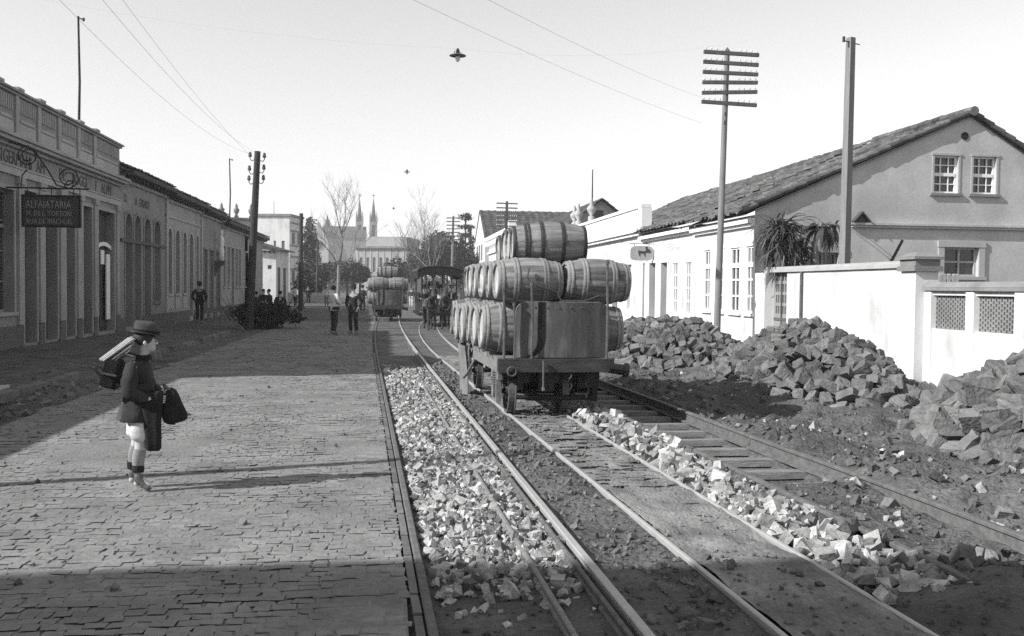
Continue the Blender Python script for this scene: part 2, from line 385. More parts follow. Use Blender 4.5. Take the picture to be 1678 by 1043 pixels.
def hgt(x, y, piles=True):
    x = np.asarray(x, float); y = np.asarray(y, float)
    n1, n2, n3 = fbm(x, y, 1, 5, .7), fbm(x, y, 2, 4, 2.6), np.abs(fbm(x, y, 9, 3, 5.)); near = 1-sm(26, 40, y)
    h = np.full_like(x, -.05)
    a1, a2, a3, a4, a5, a6 = (f(y) for f in (r1, r2, r3, r4, r5, r6))
    h = np.where((x < a1) & (x > -4.6), -.04, h)
    h = np.where(x > a1+.03, -.060+.03*n1+.02*n2, h)
    ed = np.minimum(sm(.03, .2, x-a2), sm(.03, .2, a3-x)); h = np.where((x > a2) & (x < a3), -.028+ed*(.10*n1+.05*n2-.02)*near, h)
    h = np.where((x > a3+.04) & (x < a4-.03), -.06, h)
    h = np.where(x > a4+.03, -.07+.03*n1, h)
    right = sm(0, .5, x-a6); h = h+right*near*(.05+.18*n1+.13*n2+.07*n3+.08*sm(5.2, 7.5, x))
    h -= right*near*.26*np.exp(-((x-5.1)/1.0)**2-((y-12.9)/.85)**2)
    pit = sm(0, .06, x-a5-.03)*(1-sm(-.06, 0., x-a6+.03))*sm(8.0, 8.7, y)*(1-sm(17, 18, y))
    h = np.where((x > a5) & (x < a6), h*(1-pit)-.60*pit, h)
    h += np.where((x > a5+.02) & (x < a6-.02), (1-sm(8.0, 8.6, y))*(.03+.10*np.abs(n2)+.05*n1), 0)
    h += .16*np.exp(-((x-3.45)/.55)**2-((y-4.75)/.45)**2)
    left = 1-sm(-4.9, -4.3, x)
    h = h*(1-left)+left*(-.06+.10*n1+.05*n2)
    walk = 1-sm(-5.75, -5.62, x+.12*n1); h = h*(1-walk)+walk*(.06+.03*n1+.015*n2)
    h = np.where((x > 9.3) | (x < -9.2), np.clip(h, -.05, .1), h)
    h = h*near+(-.012+.02*n2)*(1-near)
    if piles: h = np.maximum(h, pile_h(x, y)-.19)
    return h
xs = np.concatenate([[-900, -300, -120, -60, -30, -18, -13, -11], np.arange(-10, 11, .07), [11.5, 13, 16, 22, 35, 70, 150, 400, 900]])
ys = np.concatenate([[-200, -60, -20, -6, 0, 2], np.arange(3, 24, .07), np.arange(24, 27, .2), np.arange(27, 60, .6), [62, 66, 72, 80, 90, 105, 125, 150, 200, 300, 450, 700, 1100, 1800, 3000]])
GX, GY = np.meshgrid(xs, ys); GZ = hgt(GX, GY)
nx, ny = len(xs), len(ys); i = (np.arange(ny-1)[:, None]*nx+np.arange(nx-1)[None, :]).ravel()
gme = np_mesh('ground', np.stack([GX.ravel(), GY.ravel(), GZ.ravel()], 1), np.stack([i, i+1, i+1+nx, i+nx], 1), 'dirt', smooth=True)
tag(link('ground', gme), kind='structure')

def sett_field(name, xa, xb, y0, y1, sx, sy, m, z=0., jz=.008, gap=.006, seed=3, skip=0., jd=.0022):
    rg = np.random.default_rng(seed); V = []; T = []
    y = y0; j = 0
    while y < y1:
        h = sy*rg.uniform(.85, 1.15); lo, hi = float(xa(y)), float(xb(y)); x = lo-rg.uniform(0, 1)*sx; row = rg.normal(0, .003)
        tl = rg.uniform(-.12, .12)
        while x < hi:
            wd = sx*rg.uniform(.75, 1.3); a, b = max(x, lo), min(x+wd, hi); x += wd
            if b-a < .05 or rg.random() < skip: continue
            c = rg.normal(0, .008, (4, 2)); zz = z+rg.normal(0, jz)+row*.5; t = rg.normal(0, .0018, 4)
            P = np.array([(a+gap, y+gap), (b-gap, y+gap), (b-gap, y+h-gap), (a+gap, y+h-gap)])+c
            ctr = P.mean(0); wob = .03*math.sin(.9*a)+.015*math.sin(2.3*a+y*.2)+rg.normal(0, .006)
            top = ctr+(P-ctr)*.9; P[:, 1] += wob; top[:, 1] += wob
            V.append(np.vstack([np.c_[P, np.full(4, zz-jd)+t*.5], np.c_[top, zz+t]])); T.append(np.clip(rg.normal(.5, .16)+tl, -.2, 1.3))
        y += h; j += 1
    V = np.array(V); n = len(V); o = np.arange(n)[:, None, None]*8
    f = np.array([(4, 5, 6, 7), (0, 1, 5, 4), (1, 2, 6, 5), (2, 3, 7, 6), (3, 0, 4, 7)])[None]
    me = np_mesh(name, V.reshape(-1, 3), (f+o).reshape(-1, 4), m, np.repeat(T, 8)); return link(name, me)
fx = np.linspace(-4.62, .1, 50); fy = np.concatenate([np.arange(3, 24, .09), np.arange(24, 46.5, .5)]); SX, SY = np.meshgrid(fx, fy); SX = np.minimum(SX, r1(SY)-.10)
SZ = -.004+.013*fbm(SX, SY, 1, 5, .7)+.012*fbm(SX, SY, 2, 4, 2.6); i = (np.arange(len(fy)-1)[:, None]*50+np.arange(49)[None, :]).ravel()
tag(link('street_dust', np_mesh('street_dust', np.stack([SX.ravel(), SY.ravel(), SZ.ravel()], 1), np.stack([i, i+1, i+51, i+50], 1), 'street_dust', smooth=True)), kind='structure')
paving = tag(sett_field('paving', lambda y: -4.55+.12*math.sin(y*1.7)+.1*math.sin(y*4.1), lambda y: r1(y)-.09, 3.2, 46, .105, .082, 'paving', .001, .0020, .0015, seed=3, skip=.004), kind='structure')
between = tag(sett_field('track_paving', lambda y: r3(y)+.035, lambda y: r4(y)-.035, 6.6, 22, .15, .10, 'dust', -.010, .005, .004, seed=5, skip=.22), kind='structure')
by = np.arange(2.5, 24, .045); bt = np.linspace(0, 1, 25); BX = r3(by)[:, None]+.028+(r4(by)-r3(by)-.056)[:, None]*bt[None, :]; BY = np.repeat(by[:, None], 25, 1)
BZ = -.022+.030*fbm(BX, BY, 31, 4, 1.1)+.040*fbm(BX, BY, 32, 4, 3.5)-.015*np.exp(-((bt[None, :]-.28)/.07)**2)-.013*np.exp(-((bt[None, :]-.74)/.08)**2)+.020*(1-sm(7., 9.5, BY)); i = (np.arange(len(by)-1)[:, None]*25+np.arange(24)[None, :]).ravel()
tag(link('track_bed', np_mesh('track_bed', np.stack([BX.ravel(), BY.ravel(), np.minimum(BZ, .012).ravel()], 1), np.stack([i, i+1, i+26, i+25], 1), 'dust', smooth=True)), kind='structure')
# kerb of the left pavement: a row of worn stones
mb = MB(); y = 7.
while y < 40:
    l = random.uniform(.5, 1.1)
    if random.random() > .18:
        mb.ct = random.random(); a = random.uniform(-.04, .04); mb.hexa([(-5.74+a, y+.015, -.1), (-5.54+a, y+.015, -.1), (-5.54+a, y+l-.015, -.1), (-5.74+a, y+l-.015, -.1), (-5.73+a, y+.03, .10+a*.3), (-5.56+a, y+.03, .09), (-5.56+a, y+l-.03, .09+a*.2), (-5.73+a, y+l-.03, .10)])
    y += l
tag(mb.build('kerb', 'kerb_stone'), kind='structure')
mb = MB(); y = 3.4      # flat edge stones beside the near rail
while y < 24:
    l = random.uniform(.35, .8); mb.ct = random.random(); x0 = float(r1(y)); x1 = float(r1(y+l)); j = random.uniform(-.008, .008)
    mb.hexa([(x0-.085, y+.01, -.06), (x0-.035, y+.01, -.06), (x1-.035, y+l-.01, -.06), (x1-.085, y+l-.01, -.06), (x0-.083, y+.012, .004+j), (x0-.038, y+.012, .003+j), (x1-.038, y+l-.012, .003-j), (x1-.083, y+l-.012, .004-j)]); y += l
tag(mb.build('paving_edge', 'kerb_stone'), kind='structure')

# ------------------------------------------------------------------ broken stone
CUB = np.array([(x, y, z) for x in (-.8, .8) for y in (-.8, .8) for z in (-.8, .8)])
CUF = np.array([(0, 1, 3), (0, 3, 2), (4, 6, 7), (4, 7, 5), (0, 4, 5), (0, 5, 1), (2, 3, 7), (2, 7, 6), (0, 2, 6), (0, 6, 4), (1, 5, 7), (1, 7, 3)])
def rocks(name, P, size, m, label, cat, seed=1, tint=None):
    rg = np.random.default_rng(seed); n = len(P)
    A = rg.normal(0, 1, (n, 3, 3)); Q = np.linalg.qr(A)[0]
    sc = size[:, None]*rg.uniform(.68, 1.2, (n, 3))*np.array([1, 1, .8])
    V = CUB[None]*rg.uniform(.75, 1.15, (n, 8, 1))+rg.normal(0, .15, (n, 8, 3))
    V = np.einsum('nij,nkj->nki', Q, V*sc[:, None, :]*.50)+P[:, None, :]
    F = CUF[None]+np.arange(n)[:, None, None]*8
    T = np.repeat(np.clip(rg.normal(.5, .3, n), -.4, 1.3) if tint is None else tint, 8)
    return tag(link(name, np_mesh(name, V.reshape(-1, 3), F.reshape(-1, 3), m, T)), label, cat, kind='stuff')
rg = np.random.default_rng(11)
n = 15500; y = 4.8+(rg.random(n)**1.0)*16.3; keep = (rg.random(n) > sm(17.5, 21, y)*.9) & (rg.random(n) < .04+sm(5., 6.1, y))
y = y[keep]; x = r1(y)+.07+rg.random(len(y))*(.93); sz = np.clip(rg.gamma(3.6, .0128, len(y)), .018, .115)
rocks('track_ballast', np.stack([x, y, -.05+rg.normal(0, .014, len(y))+.03*fbm(x, y, 8, 3, 1.)], 1), sz, 'ballast', 'pale broken stone ballast filling the track left of the loaded wagon', 'ballast', 2)
n = 2500; y = 4.9+rg.random(n)**.9*9.1; x = r4(y)+.05+(rg.beta(1.3, 1.3, n))*(r5(y)-r4(y)-.06)
sz = np.clip(rg.gamma(3., .0215, n), .025, .17)
rocks('coarse_ballast', np.stack([x, y, -.05+sz*.2+rg.normal(0, .025, n)], 1), sz, 'ballast', 'coarse pale broken stone heaped along the sunken right hand track', 'ballast', 3)
n = 2600; y = 4.3+rg.random(n)**1.3*18; x = r6(y)-.9+np.abs(rg.normal(0, 1.0, n))*1.5; ok = (x > r6(y)+.08) | ((x < r6(y)-.12) & (x > r5(y)+.1) & (y < 8.2)); x, y = x[ok], y[ok]
sz = np.clip(rg.gamma(1.6, .026, len(x)), .015, .17)
rocks('loose_stones', np.stack([x, y, hgt(x, y)+sz*.12], 1), sz, 'ballast', 'loose pale stones strewn over the dirt by the sunken track', 'stones', 4, np.clip(rg.normal(-.15, .5, len(x)), -.8, 1.2))
n = 500; y = 9+rg.random(n)*12; x = -5.2+rg.normal(0, .35, n); sz = np.clip(rg.gamma(2.2, .03, n), .02, .16)
rocks('gutter_stones', np.stack([x, y, hgt(x, y)+sz*.1], 1), sz, 'kerb_stone', 'small stones lying in the dirt gutter by the left pavement', 'stones', 5)
n = 1500; y = 3.6+rg.random(n)*14; x = r3(y)+.05+rg.random(n)*.65; sz = np.clip(rg.gamma(1.4, .009, n), .005, .05)
rocks('bed_grit', np.stack([x, y, -.012+.03*fbm(x, y, 31, 4, 1.1)+sz*.1], 1), sz, 'dust', 'loose grit and crumbs of earth on the narrow tram track bed', 'grit', 17)
n = 1600; y = 3.4+rg.random(n)*2.6; x = r1(y)+.1+rg.random(n)*5.5; ok = (np.abs(x-r3(y)) > .05) & (np.abs(x-r4(y)) > .05) & (np.abs(x-r2(y)) > .12); x, y = x[ok], y[ok]; sz = np.clip(rg.gamma(1.3, .014, len(x)), .006, .09)
rocks('shaded_clods', np.stack([x, y, np.where((x > r3(y)) & (x < r4(y)), -.012, hgt(x, y))+sz*.12], 1), sz, 'dirt', 'clods and crumbs over the shaded ground nearest the viewer', 'clods', 18)
n = 420; y = 5.5+rg.random(n)**1.4*22; x = -4.3+rg.random(n)*4.; ok = (np.abs(x+2.05) > .5) | (np.abs(y-8.17) > .5); x, y = x[ok], y[ok]; sz = np.clip(rg.gamma(1.3, .014, len(x)), .008, .055)
rocks('street_litter', np.stack([x, y, .002+sz*.1], 1), sz, 'sett_heap', 'dung crumbs and small pebbles scattered over the paving', 'litter', 7)
n = 2000; y = 4.4+rg.random(n)*15; x = r6(y)+.1+rg.random(n)**1.3*4.2; sz = np.clip(rg.gamma(1.6, .02, n), .01, .11)
rocks('earth_clods', np.stack([x, y, hgt(x, y)+sz*.1], 1), sz, 'dirt', 'earth clods on the rough ground between the sunken track and the stone heaps', 'clods', 8)
n = 1500; y = 4.4+rg.random(n)*18; x = r2(y)+.08+rg.random(n)*(r3(y)-r2(y)-.14); sz = np.clip(rg.gamma(2.0, .014, n), .012, .09)
rocks('dirt_clods', np.stack([x, y, hgt(x, y)+sz*.15], 1), sz, 'sett_heap', 'small clods and pebbles in the dirt strip between the two tracks', 'clods', 6)

# ------------------------------------------------------------------ tracks
def rail_mesh(fx, y0, y1, top, hgt_, head, step=1.5, foot=.11, brk=None):
    mb = MB(); ysr = list(np.arange(y0, y1, step))+[y1]
    prof = [(-foot/2, -hgt_), (foot/2, -hgt_), (foot/2, -hgt_+.015), (.011, -hgt_+.03), (.011, -.035), (head/2, -.028), (head/2, -.006), (head/2-.008, 0), (-head/2+.008, 0), (-head/2, -.006), (-head/2, -.028), (-.011, -.035), (-.011, -hgt_+.03), (-foot/2, -hgt_+.015)]
    k = len(prof); vs = []; fs = []
    for yy in ysr:
        for (a, b) in prof: vs.append((float(fx(yy))+a, yy, top+b))
    for i in range(len(ysr)-1):
        for j in range(k): fs.append((i*k+j, i*k+(j+1) % k, (i+1)*k+(j+1) % k, (i+1)*k+j))
    fs += [tuple(range(k)), tuple((len(ysr)-1)*k+j for j in range(k))]; mb.add(vs, fs); return mb
tr = thing('railway_track', 'metre gauge track laid in pale broken stone left of the barrel wagon', 'railway track', (0, 0, 0))
rail_mesh(r1, 2.5, 60, .012, .11, .05).build('rail', 'rail_rust', tr)
rl = rail_mesh(r2, 2.5, 60, .03, .13, .055).build('rail', 'rail_top', tr)
rail_mesh(lambda y: r2(y)-.078, 2.5, 24, .012, .07, .03, foot=.05).build('guard_rail', 'rail_rust', tr)
rail_mesh(lambda y: r2(y)-.345, 4.2, 18.5, .0, .06, .034, foot=.05).build('guard_rail', 'sleeper', tr)
tr = thing('railway_track', 'narrow tram track of thin shiny rails under the barrel wagon', 'railway track', (0, 0, 0))
rail_mesh(r3, 2.5, 62, .004, .10, .038).build('rail', 'rail_top', tr)
rail_mesh(r4, 2.5, 62, .004, .10, .038).build('rail', 'rail_top', tr)
tr = thing('railway_track', 'half buried track with bare sleepers in a pit beside the stone heaps', 'railway track', (0, 0, 0))
rail_mesh(r5, 2.5, 26, .035, .15, .06, foot=.13).build('rail', 'rail_rust', tr)
rail_mesh(lambda y: r6(y)+.015*np.sin(y), 2.5, 10.4, .05, .15, .065, foot=.13).build('rail', 'rail_rust', tr)
rail_mesh(lambda y: r6(y)+.015*np.sin(y), 10.42, 26, .05, .15, .065, foot=.13).build('rail', 'rail_rust', tr)
for k in range(14):
    yy = 8.35+k*.66; xc = float(r5(yy)+r6(yy))/2; mb = MB(); j = random.uniform(-.03, .03)
    mb.hexa([(xc-.72, yy+j, -.175), (xc+.72, yy-j, -.175), (xc+.72, yy+.17-j, -.175), (xc-.72, yy+.17+j, -.175), (xc-.71, yy+.012+j, -.105), (xc+.71, yy+.012-j, -.105), (xc+.71, yy+.16-j, -.105), (xc-.71, yy+.16+j, -.105)])
    mb.build('sleeper', 'sleeper', tr)

# ------------------------------------------------------------------ heaps of setts: the 300 nearest are things of their own
def sett_mesh(seed):
    rg = np.random.default_rng(seed); bm = bmesh.new(); bmesh.ops.create_cube(bm, size=1)
    bmesh.ops.subdivide_edges(bm, edges=bm.edges[:], cuts=2, use_grid_fill=True)
    d = np.array((.265, .185, .16))*rg.uniform(.82, 1.15, 3); kx, ky = rg.uniform(-.16, .16, 2)
    for v in bm.verts:
        c = Vector(v.co); r = max(abs(c.x), abs(c.y), abs(c.z)); e = sum(abs(abs(q)-.5) < .01 for q in c)
        c *= {3: .945, 2: .975, 1: 1.0}.get(e, 1); c = Vector((c.x*(1+kx*c.z), c.y*(1+ky*c.x), c.z))
        v.co = Vector((c.x*d[0], c.y*d[1], c.z*d[2]))+Vector(rg.normal(0, .006, 3))
    me = bpy.data.meshes.new('paving_sett'); bm.to_mesh(me); bm.free(); me.materials.append(M['sett']); return me
SETTS = [sett_mesh(100+i) for i in range(9)]
cand = []
for k, (cx, cy, ax, ay, h, t) in enumerate(PILES):
    rg = np.random.default_rng(60+k); nn = 9000
    X = cx+rg.uniform(-1.15, 1.15, nn)*(ax+ay*.35); Y = cy+rg.uniform(-1.12, 1.12, nn)*(ay+.2)
    one = pile_h(X, Y); Hs = np.maximum(hgt(X, Y, False), one)
    dx, dy = X-cx, Y-cy; u = (dx*math.cos(t)+dy*math.sin(t))/ax; v = (-dx*math.sin(t)+dy*math.cos(t))/ay
    ok = ((np.abs(u)**2.3+np.abs(v)**2.3) < 1.02**2.3) & (X < 9.2)
    P = np.stack([X, Y, Hs], 1)[ok]; acc = np.zeros((0, 3))
    for p in P:
        if len(acc) == 0 or (((acc-p)**2).sum(1).min() > (.165 if k == 1 else .18 if k else .16)**2): acc = np.vstack([acc, p])
    for p in acc: cand.append((k, p))
def facing(k, p):       # seen from the street: on the near side or the top of its heap
    cx, cy, ax, ay, h, t = PILES[k]; return (p[1] < cy+.55*ay or p[2] > .5*h) and p[0] < cx+.75*ax
front = [c for c in cand if facing(*c)]; front.sort(key=lambda c: c[1][0]**2+c[1][1]**2)
LB = {0: ('grey granite sett in the far heap beyond the loaded barrel wagon', 'setts in the far heap'), 1: ('grey granite sett in the long middle heap before the white garden wall', 'setts in the middle heap'), 2: ('large grey granite sett in the nearest heap below the pierced wall', 'setts in the nearest heap')}
for q, (k, p) in enumerate(front[:296]):
    o = link('paving_sett', random.choice(SETTS)); o.location = (p[0], p[1], p[2]+random.uniform(-.05, .03))
    o.rotation_euler = (random.gauss(0, .5), random.gauss(0, .5), random.uniform(0, 6.3)); s = random.uniform(.85, 1.1)*(1.12 if k == 2 else 1); o.scale = (s, s, s)
    tag(o, LB[k][0], 'paving stone', LB[k][1])
V = []; F = []; T = []; n0 = 0; rest = front[296:]+[c for c in cand if not facing(*c)]
for k, p in rest:
    me = random.choice(SETTS); a = np.zeros(len(me.vertices)*3); me.vertices.foreach_get('co', a); a = a.reshape(-1, 3)
    Rm = np.array(Euler((random.gauss(0, .45), random.gauss(0, .45), random.uniform(0, 6.3))).to_matrix())
    V.append(a@Rm.T*random.uniform(.85, 1.1)+p+np.array([0, 0, random.uniform(-.05, .03)])); F += [tuple(i+n0 for i in pl.vertices) for pl in me.polygons]; T += [random.random()]*len(a); n0 += len(a)
tag(link('sett_heap', np_mesh('sett_heap', np.vstack(V), np.array(F), 'sett_heap', T)), 'heaped grey granite setts filling out the stone heaps by the right hand houses', 'stone heap', kind='stuff')
print('setts', len(cand), len(front))

# ------------------------------------------------------------------ barrels
def barrel_proto(L, D, hoops, hm):
    d = D*.76; NS = 22; per = 3; n = NS*per; k = 13; rg = np.random.default_rng(int(L*1000)); vs = []; fs = []; ts = []
    tn = rg.random(NS)
    for i in range(k):
        h = -L/2+L*i/(k-1); q = 1-(2*h/L)**2; r0 = d/2+(D-d)/2*q
        for j in range(n):
            t = 2*math.pi*j/n; r = r0*(1 if j % per else .988); vs.append((h, r*math.cos(t), r*math.sin(t))); ts.append(tn[j//per])
    for i in range(k-1):
        for j in range(n): fs.append((i*n+j, i*n+(j+1) % n, (i+1)*n+(j+1) % n, (i+1)*n+j))
    # rim and chime
    for e, i in ((-1, 0), (1, k-1)):
        o = len(vs)
        for rr, hh in ((d/2-.022, e*L/2), (d/2-.03, e*(L/2-.035))):
            for j in range(n):
                t = 2*math.pi*j/n; vs.append((hh, rr*math.cos(t), rr*math.sin(t))); ts.append(tn[j//per])
        for j in range(n):
            j2 = (j+1) % n; fs.append((i*n+j, i*n+j2, o+j2, o+j)); fs.append((o+j, o+j2, o+n+j2, o+n+j))
    mb = MB(); mb.v = vs; mb.f = fs; mb.t = ts
    root = thing('barrel', '', 'barrel'); body = mb.build('staves', 'stave', root)
    for e in (-1, 1):
        mb = MB(); x = e*(L/2-.03); b = [-1+2*i/6 for i in range(7)]; r = d/2-.028
        for a0, a1 in zip(b, b[1:]):
            mb.ct = random.random(); pts = []
            for s in (1, -1):
                for q in range(7):
                    y = (a0+(a1-a0)*q/6 if s == 1 else a1-(a1-a0)*q/6)*r*.998; pts.append((x, y, s*math.sqrt(max(r*r-y*y, 0))))
            mb.poly(pts, (-e*.02, 0, 0))
        mb.build('head', 'barrel_head', root)
    for hx, wd in hoops:
        h = hx*L/2; pr = []
        def rad(h): return d/2+(D-d)/2*(1-(2*h/L)**2)
        a, b = h-wd/2, h+wd/2
        pr = [(rad(a)-.005, a), (rad(a)+.011, a), (rad(h)+.014, h), (rad(b)+.011, b), (rad(b)-.005, b)]
        m2 = MB(); m2.lathe(pr, 40, 'X'); m2.build('hoop', hm, root, smooth=False)
    return root
HO = [(-.955, .038), (-.86, .036), (-.50, .034), (-.41, .034), (.41, .034), (.50, .034), (.86, .036), (.955, .038)]
HO2 = [(-.955, .04), (-.66, .03), (-.57, .03), (-.22, .05), (.34, .05), (.955, .045)]
b_low = barrel_proto(.95, .72, HO, 'hoop_light'); b_mid = barrel_proto(.90, .63, HO, 'hoop_light'); b_top = barrel_proto(1.06, .64, HO2, 'hoop_dark')
protos = {id(b): False for b in (b_low, b_mid, b_top)}
def put_barrel(pr, base, rz, x, y, z, label, group, jit=.03):
    x += random.gauss(0, .022); z += random.gauss(0, .008)
    o = pr if not protos[id(pr)] else copy_tree(pr); protos[id(pr)] = True
    c, s = math.cos(rz), math.sin(rz); o.location = (base[0]+x*c-y*s, base[1]+x*s+y*c, z)
    o.rotation_euler = (random.uniform(0, 6.28), random.gauss(0, jit*.7), rz+random.gauss(0, jit)); o.rotation_mode = 'XYZ'
    tag(o, label, 'barrel', group); return o
WZ = .041; WB = (2.19, 12.35)
for k in range(6):
    nm = ['nearest', 'second', 'third', 'fourth', 'fifth', 'rearmost'][k]
    put_barrel(b_low, WB, WZ, -.46, .78+.72*k, 1.15, f'{nm} barrel from the wagon end board in the bottom row on its left side', 'barrels on the near wagon')
    put_barrel(b_low, WB, WZ, .50, .52+.73*k, 1.15, f'{nm} barrel from the wagon end board in the bottom row on its right side', 'barrels on the near wagon')
    put_barrel(b_mid, WB, WZ, -.315, .55+.67*k, 1.815, f'{nm} barrel with pale hoops in the middle row on the wagon left side', 'barrels on the near wagon')
    put_barrel(b_mid, WB, WZ, .665, .52+.67*k, 1.80, f'{nm} barrel with pale hoops in the middle row on the wagon right side', 'barrels on the near wagon')
for k in range(4):
    put_barrel(b_top, WB, WZ, .13+.02*k, 1.03+.65*k, 2.34, ['nearest', 'second', 'third', 'rearmost'][k]+' long dark hooped barrel lying on top of the load', 'barrels on the near wagon')

# ------------------------------------------------------------------ flat wagon
def make_wagon():
    W = thing('flat_wagon', 'loaded flat wagon with a rounded iron end board carrying stacked barrels', 'wagon', (WB[0], WB[1], 0), WZ)
    mb = MB(); mb.ct = .5
    for i in range(24):
        mb.ct = random.random(); y = .12+i*.19; mb.box(-.76+random.uniform(-.015, .015), .76+random.uniform(-.015, .015), y, y+.18, .735, .785)
    mb.build('deck', 'wagon_wood', W)
    for x in (-.70, .70):
        mb = MB(); mb.box(x-.06, x+.06, .13, 4.66, .585, .733)
        mb.build('side_beam', 'wagon_wood', W)
    for y0, y1 in ((0, .118), (4.69, 4.80)):
        mb = MB(); mb.box(-.78, .78, y0, y1, .60, .775); hb = mb.build('headstock', 'wagon_shaded', W)
        if y0 == 0:
            mb = MB(); pts = [(-.60+.06*math.cos(2*math.pi*i/14), -.02, .615+.06*math.sin(2*math.pi*i/14)) for i in range(15)]
            mb.tube(pts, .012, 6); mb.build('tow_ring', 'iron_worn', hb)
            mb = MB(); mb.tube([(-.18, -.03, .76), (-.18, -.03, .40)], .014, 6); mb.tube([(-.18, -.03, .40), (-.18, -.05, .36)], .022, 6); mb.build('pull_rod', 'iron_worn', hb)
            mb = MB(); mb.tube([(.70, -.04, .66), (.93, -.03, .63)], [.07, .075], 10); mb.tube([(.93, -.03, .63), (.97, -.03, .625)], [.1, .1], 12); mb.build('coupling_arm', 'black_iron', hb)
    mb = MB()
    for x in (-.38, .02, .38): mb.box(x-.05, x+.05, .13, 4.66, .44, .58)
    for y in (.25, .95, 2.2, 3.4): mb.box(-.63, .63, y, y+.10, .47, .58)
    mb.box(-.60, .64, 1.05, 1.13, .27, .58); mb.box(-.5, .55, 2.4, 2.48, .25, .58); mb.box(-.36, .45, .22, .27, .20, .27)
    mb.box(-.22, .0, .10, .2, .34, .60); mb.box(.34, .62, .13, .2, .38, .60); mb.box(-.5, -.42, .13, .19, .36, .6)
    for x in (-.42, .1): mb.tube([(x, .14, .58), (x+.1, .5, .30), (x+.3, .52, .22)], .022, 6)
    mb.tube([(.2+.02*math.sin(i*1.3), .02+.02*math.cos(i*1.3), .60-.03*i) for i in range(9)], .016, 5)
    mb.tube([(.44+.02*math.sin(i*1.1), .05, .60-.035*i) for i in range(10)], .014, 5); mb.tube([(.44, .05, .28), (.40, .05, .24), (.36, .05, .29)], .014, 5)
    mb.tube([(-.5, .2, .25), (.5, .2, .23)], .03, 8); mb.tube([(-.45, .3, .33), (.3, 1.6, .30)], .02, 6)
    mb.build('underframe', 'black_iron', W)  # painted black, with low plates added, to stand for the shade under the deck
    for y in (.52, 3.75):
        mb = MB(); mb.tube([(-.75, y, .30), (.60, y, .30)], .035, 8); ax = mb.build('axle', 'black_iron', W)
        for x in (-.555, .195):
            mb = MB(); e = 1 if x < 0 else -1
            mb.lathe([(.30, x-.04), (.305, x+.04), (.335, x+.045), (.335, x+.06), (.25, x+.06), (.25, x-.04), (.30, x-.04)] if e > 0 else [(.30, x+.04), (.305, x-.04), (.335, x-.045), (.335, x-.06), (.25, x-.06), (.25, x+.04), (.30, x+.04)], 32, 'X', (0, y, .304))
            mb.lathe([(.07, x-.05), (.075, x+.05)], 12, 'X', (0, y, .304))
            for q in range(8):
                t = q*math.pi/4+.2; mb.tube([(x, y+.05*math.cos(t), .304+.05*math.sin(t)), (x, y+.26*math.cos(t), .304+.26*math.sin(t))], .016, 6)
            mb.build('wheel', 'iron_worn', W)
        for x in (-.72, .62):
            mb = MB()
            for yy in (y-.19, y+.14): mb.box(x-.035, x+.035, yy, yy+.05, .17, .584)
            mb.box(x-.035, x+.035, y-.138, y+.138, .17, .205); mb.box(x-.06, x+.06, y-.08, y+.08, .235, .38)
            mb.box(x-.03, x+.03, y+.2, y+.30, .48, .58); mb.box(x-.03, x+.03, y-.30, y-.2, .48, .58)
            pd = mb.build('pedestal', 'wagon_wood' if x < 0 else 'black_iron', W)  # sun side pale, far side black: light and shade put into the colours
            mb = MB(); mb.tube([(x+.055*math.cos(t*.7), y+.055*math.sin(t*.7), .385+.0036*t) for t in range(55)], .011, 6); mb.build('spring', 'iron_worn', pd)
    # rounded end board
    def rr(x0, x1, z0, z1, r, rb, n=7):
        p = []
        for cx, cz, a0, q in ((x1-r, z1-r, 0, r), (x0+r, z1-r, 90, r), (x0+rb, z0+rb, 180, rb), (x1-rb, z0+rb, 270, rb)):
            for i in range(n+1):
                a = R(a0+90*i/n); p.append((cx+q*math.cos(a), cz+q*math.sin(a)))
        return p
    mb = MB(); pts = rr(-.515, .735, .79, 1.525, .13, .03)
    def bow(x): return .05+.10*((x-.11)/.62)**2
    zx = []
    for i in range(33):
        x = -.515+1.25*i/32; e = max(0., .13-min(x+.515, .735-x)); zx.append((x, .79, 1.525-(.13-math.sqrt(max(.13*.13-e*e, 0)))))
    vs = []; nz_ = 9
    for off in (0, .03):
        for x, z0, z1 in zx: vs += [(x, bow(x)+off, z0+(z1-z0)*q/(nz_-1)) for q in range(nz_)]
    n0 = 33*nz_; fs = []
    for i in range(32):
        for q in range(nz_-1):
            f = (i*nz_+q, (i+1)*nz_+q, (i+1)*nz_+q+1, i*nz_+q+1); fs += [f, tuple(v+n0 for v in f)]
        for q in (0, nz_-1): fs.append((i*nz_+q, (i+1)*nz_+q, n0+(i+1)*nz_+q, n0+i*nz_+q))
    for i in (0, 32):
        for q in range(nz_-1): fs.append((i*nz_+q, i*nz_+q+1, n0+i*nz_+q+1, n0+i*nz_+q))
    mb.add(vs, fs); ep = mb.build('end_board', 'sheet_iron', W)
    mb = MB(); mb.tube([(x, bow(x)+.015, z) for x, z in pts]+[(pts[0][0], bow(pts[0][0])+.015, pts[0][1])], .016, 6, cap=False); mb.build('rim', 'iron_worn', ep)
    mb = MB(); q = [(-.19, 1.53), (-.19, 1.3), (-.19, 1.05), (-.21, .93), (-.26, .86), (-.34, .80)]
    for (a, b), (c, d) in zip(q, q[1:]):
        mb.hexa([(a-.05, bow(a)-.012, b), (a+.05, bow(a)-.012, b), (a+.05, bow(a)-.001, b), (a-.05, bow(a)-.001, b), (c-.05, bow(c)-.012, d), (c+.05, bow(c)-.012, d), (c+.05, bow(c)-.001, d), (c-.05, bow(c)-.001, d)])
    mb.build('strap', 'black_iron', ep)
